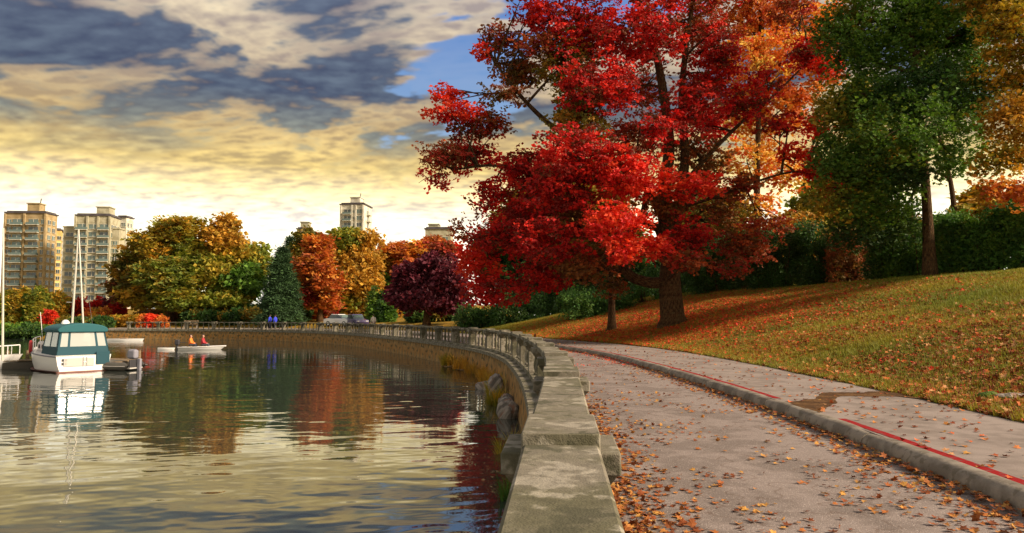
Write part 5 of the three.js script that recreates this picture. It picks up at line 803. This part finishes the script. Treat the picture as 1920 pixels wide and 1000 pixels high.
// ------------------------------------------------------------------ cars and people beyond the far railing
{
  const paint = (c) => new THREE.MeshPhysicalMaterial({ color: new THREE.Color().setRGB(...c), roughness: 0.35, clearcoat: 1, clearcoatRoughness: 0.08 }), tyre = mat([0.02, 0.02, 0.02], 0.9), lampM = mat([0.7, 0.7, 0.68], 0.15);
  const side = (pts, w) => { const s = new THREE.Shape(); pts.forEach(([x, y], i) => i ? s.lineTo(x, y) : s.moveTo(x, y)); const g = new THREE.ExtrudeGeometry(s, { depth: w, bevelEnabled: true, bevelSize: 0.05, bevelThickness: 0.07, bevelSegments: 2 }); g.translate(0, 0, -w / 2); return g; };
  const car = (label, px, d, turn, color, drop) => {
    const b = footing(px, d, 0), g = thing('parked_car', label, 'car', V(b.x, b.y, b.z), turn, 'cars parked beyond the far railing');
    mesh('body', side([[-2.1, 0.3], [2.05, 0.3], [2.15, 0.55], [2.05, 0.78], [1.0, 0.92], [-1.6, 0.95], [-2.1, 0.86]], 1.58), paint(color), g);
    mesh('cabin', side([[-1.5, 0.95], [1.0, 0.92], [0.3, 1.42], [-1.0, 1.44]], 1.3), glassDark, g); mesh('roof', side([[-1.05, 1.43], [0.32, 1.41], [0.2, 1.49], [-0.9, 1.5]], 1.26), paint(color), g);
    for (const [x, z] of [[-1.35, 0.78], [1.35, 0.78], [-1.35, -0.78], [1.35, -0.78]]) { const w = mesh('wheel', put(new THREE.CylinderGeometry(0.32, 0.32, 0.2, 16), x, 0.32, z, 0, Math.PI / 2), tyre, g); mesh('rim', put(new THREE.CylinderGeometry(0.2, 0.2, 0.22, 12), x, 0.32, z, 0, Math.PI / 2), steel, w); }
    for (const z of [-0.6, 0.6]) mesh('headlight', rbox(0.12, 0.14, 0.34, 0.03, 2.13, 0.66, z), lampM, g);
    mesh('windscreen', rbox(0.03, 0.62, 1.16, 0.01, 0.72, 1.16, 0).applyMatrix4(new THREE.Matrix4()), glassGreen, g);
  };
  car('white car parked beyond the far railing below the yellow green tree', 638, 97, -0.5, [0.72, 0.72, 0.7]);
  car('dark violet car parked right of the white one beyond the far railing', 668, 95, -1.0, [0.09, 0.07, 0.2]);
  const walker = (label, px, d, coat, trousers, turn) => {
    const b = footing(px, d, 0), g = thing('person', label, 'person', b, turn, 'people strolling beyond the far railing');
    mesh('trousers', body([[-0.09, 0.92, 0, 0.12, -0.1, 0.5, 0.03, 0.075], [-0.1, 0.5, 0.03, 0.075, -0.1, 0.08, 0.0, 0.05], [0.09, 0.92, 0, 0.12, 0.1, 0.5, -0.04, 0.075], [0.1, 0.5, -0.04, 0.075, 0.1, 0.08, 0.04, 0.05], [-0.1, 0.05, 0, 0.045, -0.1, 0.04, -0.16, 0.035], [0.1, 0.05, 0.04, 0.045, 0.1, 0.04, -0.12, 0.035]], V(-0.36, -0.03, -0.36), V(0.36, 1.15, 0.36), 36), trousers, g);
    mesh('jacket', body([[0, 0.95, 0, 0.16, 0, 1.2, 0, 0.15], [0, 1.2, 0, 0.15, 0, 1.4, 0, 0.13], [-0.15, 1.4, 0, 0.07, 0.15, 1.4, 0, 0.07], [-0.2, 1.38, 0, 0.065, -0.25, 1.1, 0.02, 0.052], [-0.25, 1.1, 0.02, 0.052, -0.24, 0.86, -0.08, 0.042], [0.2, 1.38, 0, 0.065, 0.25, 1.1, 0.02, 0.052], [0.25, 1.1, 0.02, 0.052, 0.24, 0.86, -0.08, 0.042], [0, 1.45, 0, 0.065, 0, 1.52, 0, 0.055]], V(-0.42, 0.72, -0.4), V(0.42, 1.6, 0.4), 40), coat, g);
    const h = mesh('head', body([[0, 1.5, 0, 0.05, 0, 1.56, 0, 0.055], [0, 1.6, -0.01, 0.08, 0, 1.67, 0.01, 0.09], [0, 1.61, -0.1, 0.012, 0, 1.63, -0.09, 0.008]], V(-0.16, 1.42, -0.16), V(0.16, 1.8, 0.16), 28, 0.02), skin, g); mesh('hair', body([[0, 1.69, 0.03, 0.095, 0, 1.71, -0.01, 0.085], [0, 1.62, 0.07, 0.055, 0, 1.68, 0.05, 0.09]], V(-0.16, 1.5, -0.14), V(0.16, 1.84, 0.18), 24, 0.02), hairM, h);
    for (const sg of [-1, 1]) mesh('hand', body([[sg * 0.24, 0.84, -0.09, 0.032, sg * 0.24, 0.79, -0.11, 0.028], ...[0, 1, 2, 3].map((k) => [sg * 0.24, 0.78, -0.085 - k * 0.018, 0.01, sg * 0.235, 0.72 + Math.abs(k - 1.5) * 0.008, -0.1 - k * 0.018, 0.009]), [sg * 0.225, 0.82, -0.12, 0.011, sg * 0.21, 0.77, -0.14, 0.01]], V(sg * 0.24 - 0.12, 0.66, -0.2), V(sg * 0.24 + 0.12, 0.9, 0.02), 26, 0.008), skin, g);
  };
  const blue = mat([0.02, 0.04, 0.55], 0.7);
  walker('person in a bright blue jacket walking at the far railing, left of the pair', 506, 93.5, blue, mat([0.03, 0.03, 0.06], 0.8), 1.2);
  walker('person in a bright blue jacket walking at the far railing, right of the pair', 516, 93.2, blue, mat([0.03, 0.03, 0.06], 0.8), 1.1);
  walker('person in a pale coat standing right of the parked cars', 700, 82, mat([0.6, 0.52, 0.45], 0.8), mat([0.12, 0.05, 0.04], 0.8), 0.3);
}
// bench and litter bin on the far shore
{
  const p = footing(358, 99, 0), g = thing('park_bench', 'pale park bench facing the water beyond the far railing', 'bench', p, 0.1);
  for (const z of [0, 0.16, 0.32]) mesh('seat_slat', box(1.9, 0.05, 0.13, 0, 0.46, z), planksMat, g); for (const y of [0.62, 0.8, 0.98]) mesh('back_slat', box(1.9, 0.12, 0.05, 0, y, -0.14), planksMat, g);
  for (const x of [-0.8, 0.8]) mesh('leg', merge([box(0.08, 0.46, 0.5, x, 0.21, 0.1), box(0.08, 0.65, 0.06, x, 0.75, -0.18)]), kerbMat, g);
}
// squirrel on the lawn
{
  const p = footing(999, 46, 0), s = 1.0, g = body([[0, 0.1, 0, 0.1, -0.16, 0.13, 0, 0.075], [-0.16, 0.13, 0, 0.07, -0.25, 0.2, 0, 0.055], [-0.25, 0.2, 0, 0.055, -0.31, 0.18, 0, 0.028], [-0.25, 0.25, 0.03, 0.015, -0.25, 0.28, 0.035, 0.01], [-0.25, 0.25, -0.03, 0.015, -0.25, 0.28, -0.035, 0.01], [0.1, 0.08, 0, 0.05, 0.15, 0.22, 0, 0.065], [0.15, 0.22, 0, 0.065, 0.13, 0.38, 0, 0.06], [0.13, 0.38, 0, 0.06, 0.18, 0.44, 0, 0.03], [-0.17, 0.08, 0.05, 0.025, -0.18, 0.01, 0.05, 0.018], [-0.17, 0.08, -0.05, 0.025, -0.18, 0.01, -0.05, 0.018], [0.02, 0.06, 0.08, 0.05, -0.03, 0.02, 0.09, 0.022], [0.02, 0.06, -0.08, 0.05, -0.03, 0.02, -0.09, 0.022]], V(-0.4, -0.06, -0.24), V(0.28, 0.54, 0.24), 44, 0.03);
  const m = mesh('squirrel', g, mat([0.22, 0.09, 0.035], 0.95)); m.position.copy(p); m.rotation.y = 0.25; tag(m, 'small brown squirrel with raised tail on the lawn beyond the balustrade', 'squirrel');
}
// stones at the right edge of the lawn
{
  const stone = (label, px, py, d, sx, sy, sz, seed, mt) => { const p = at(px, py, d), m = mesh('lawn_stone', rock(seed, sx, sy, sz), mt); m.position.set(p.x, groundXZ(p.x, p.z) + sy * 0.35, p.z); tag(m, label, 'stone', 'stones in the lawn'); };
  const moss = grainy('mossy stone', 256, 0.8, 0.95, (u, v) => tone(mix3(srgb3(70, 92, 34), srgb3(112, 106, 70), smooth(0, 0.3, tn(u, v, 10, 3, 4))), 0.85 + 0.3 * hash(Math.floor(u * 256), Math.floor(v * 256))), (u, v) => 0.5 + tn(u, v, 20, 3, 4), 0.03);
  stone('mossy green stone at the lawn edge near the right side', 1856, 735, 12.4, 0.2, 0.1, 0.14, 3.3, moss);
  stone('flat pale stone beside the mossy one at the right side', 1905, 738, 12.2, 0.32, 0.07, 0.2, 6.3, rockMat);
}
console.log('things done', sprays);
renderer.render(scene, camera);
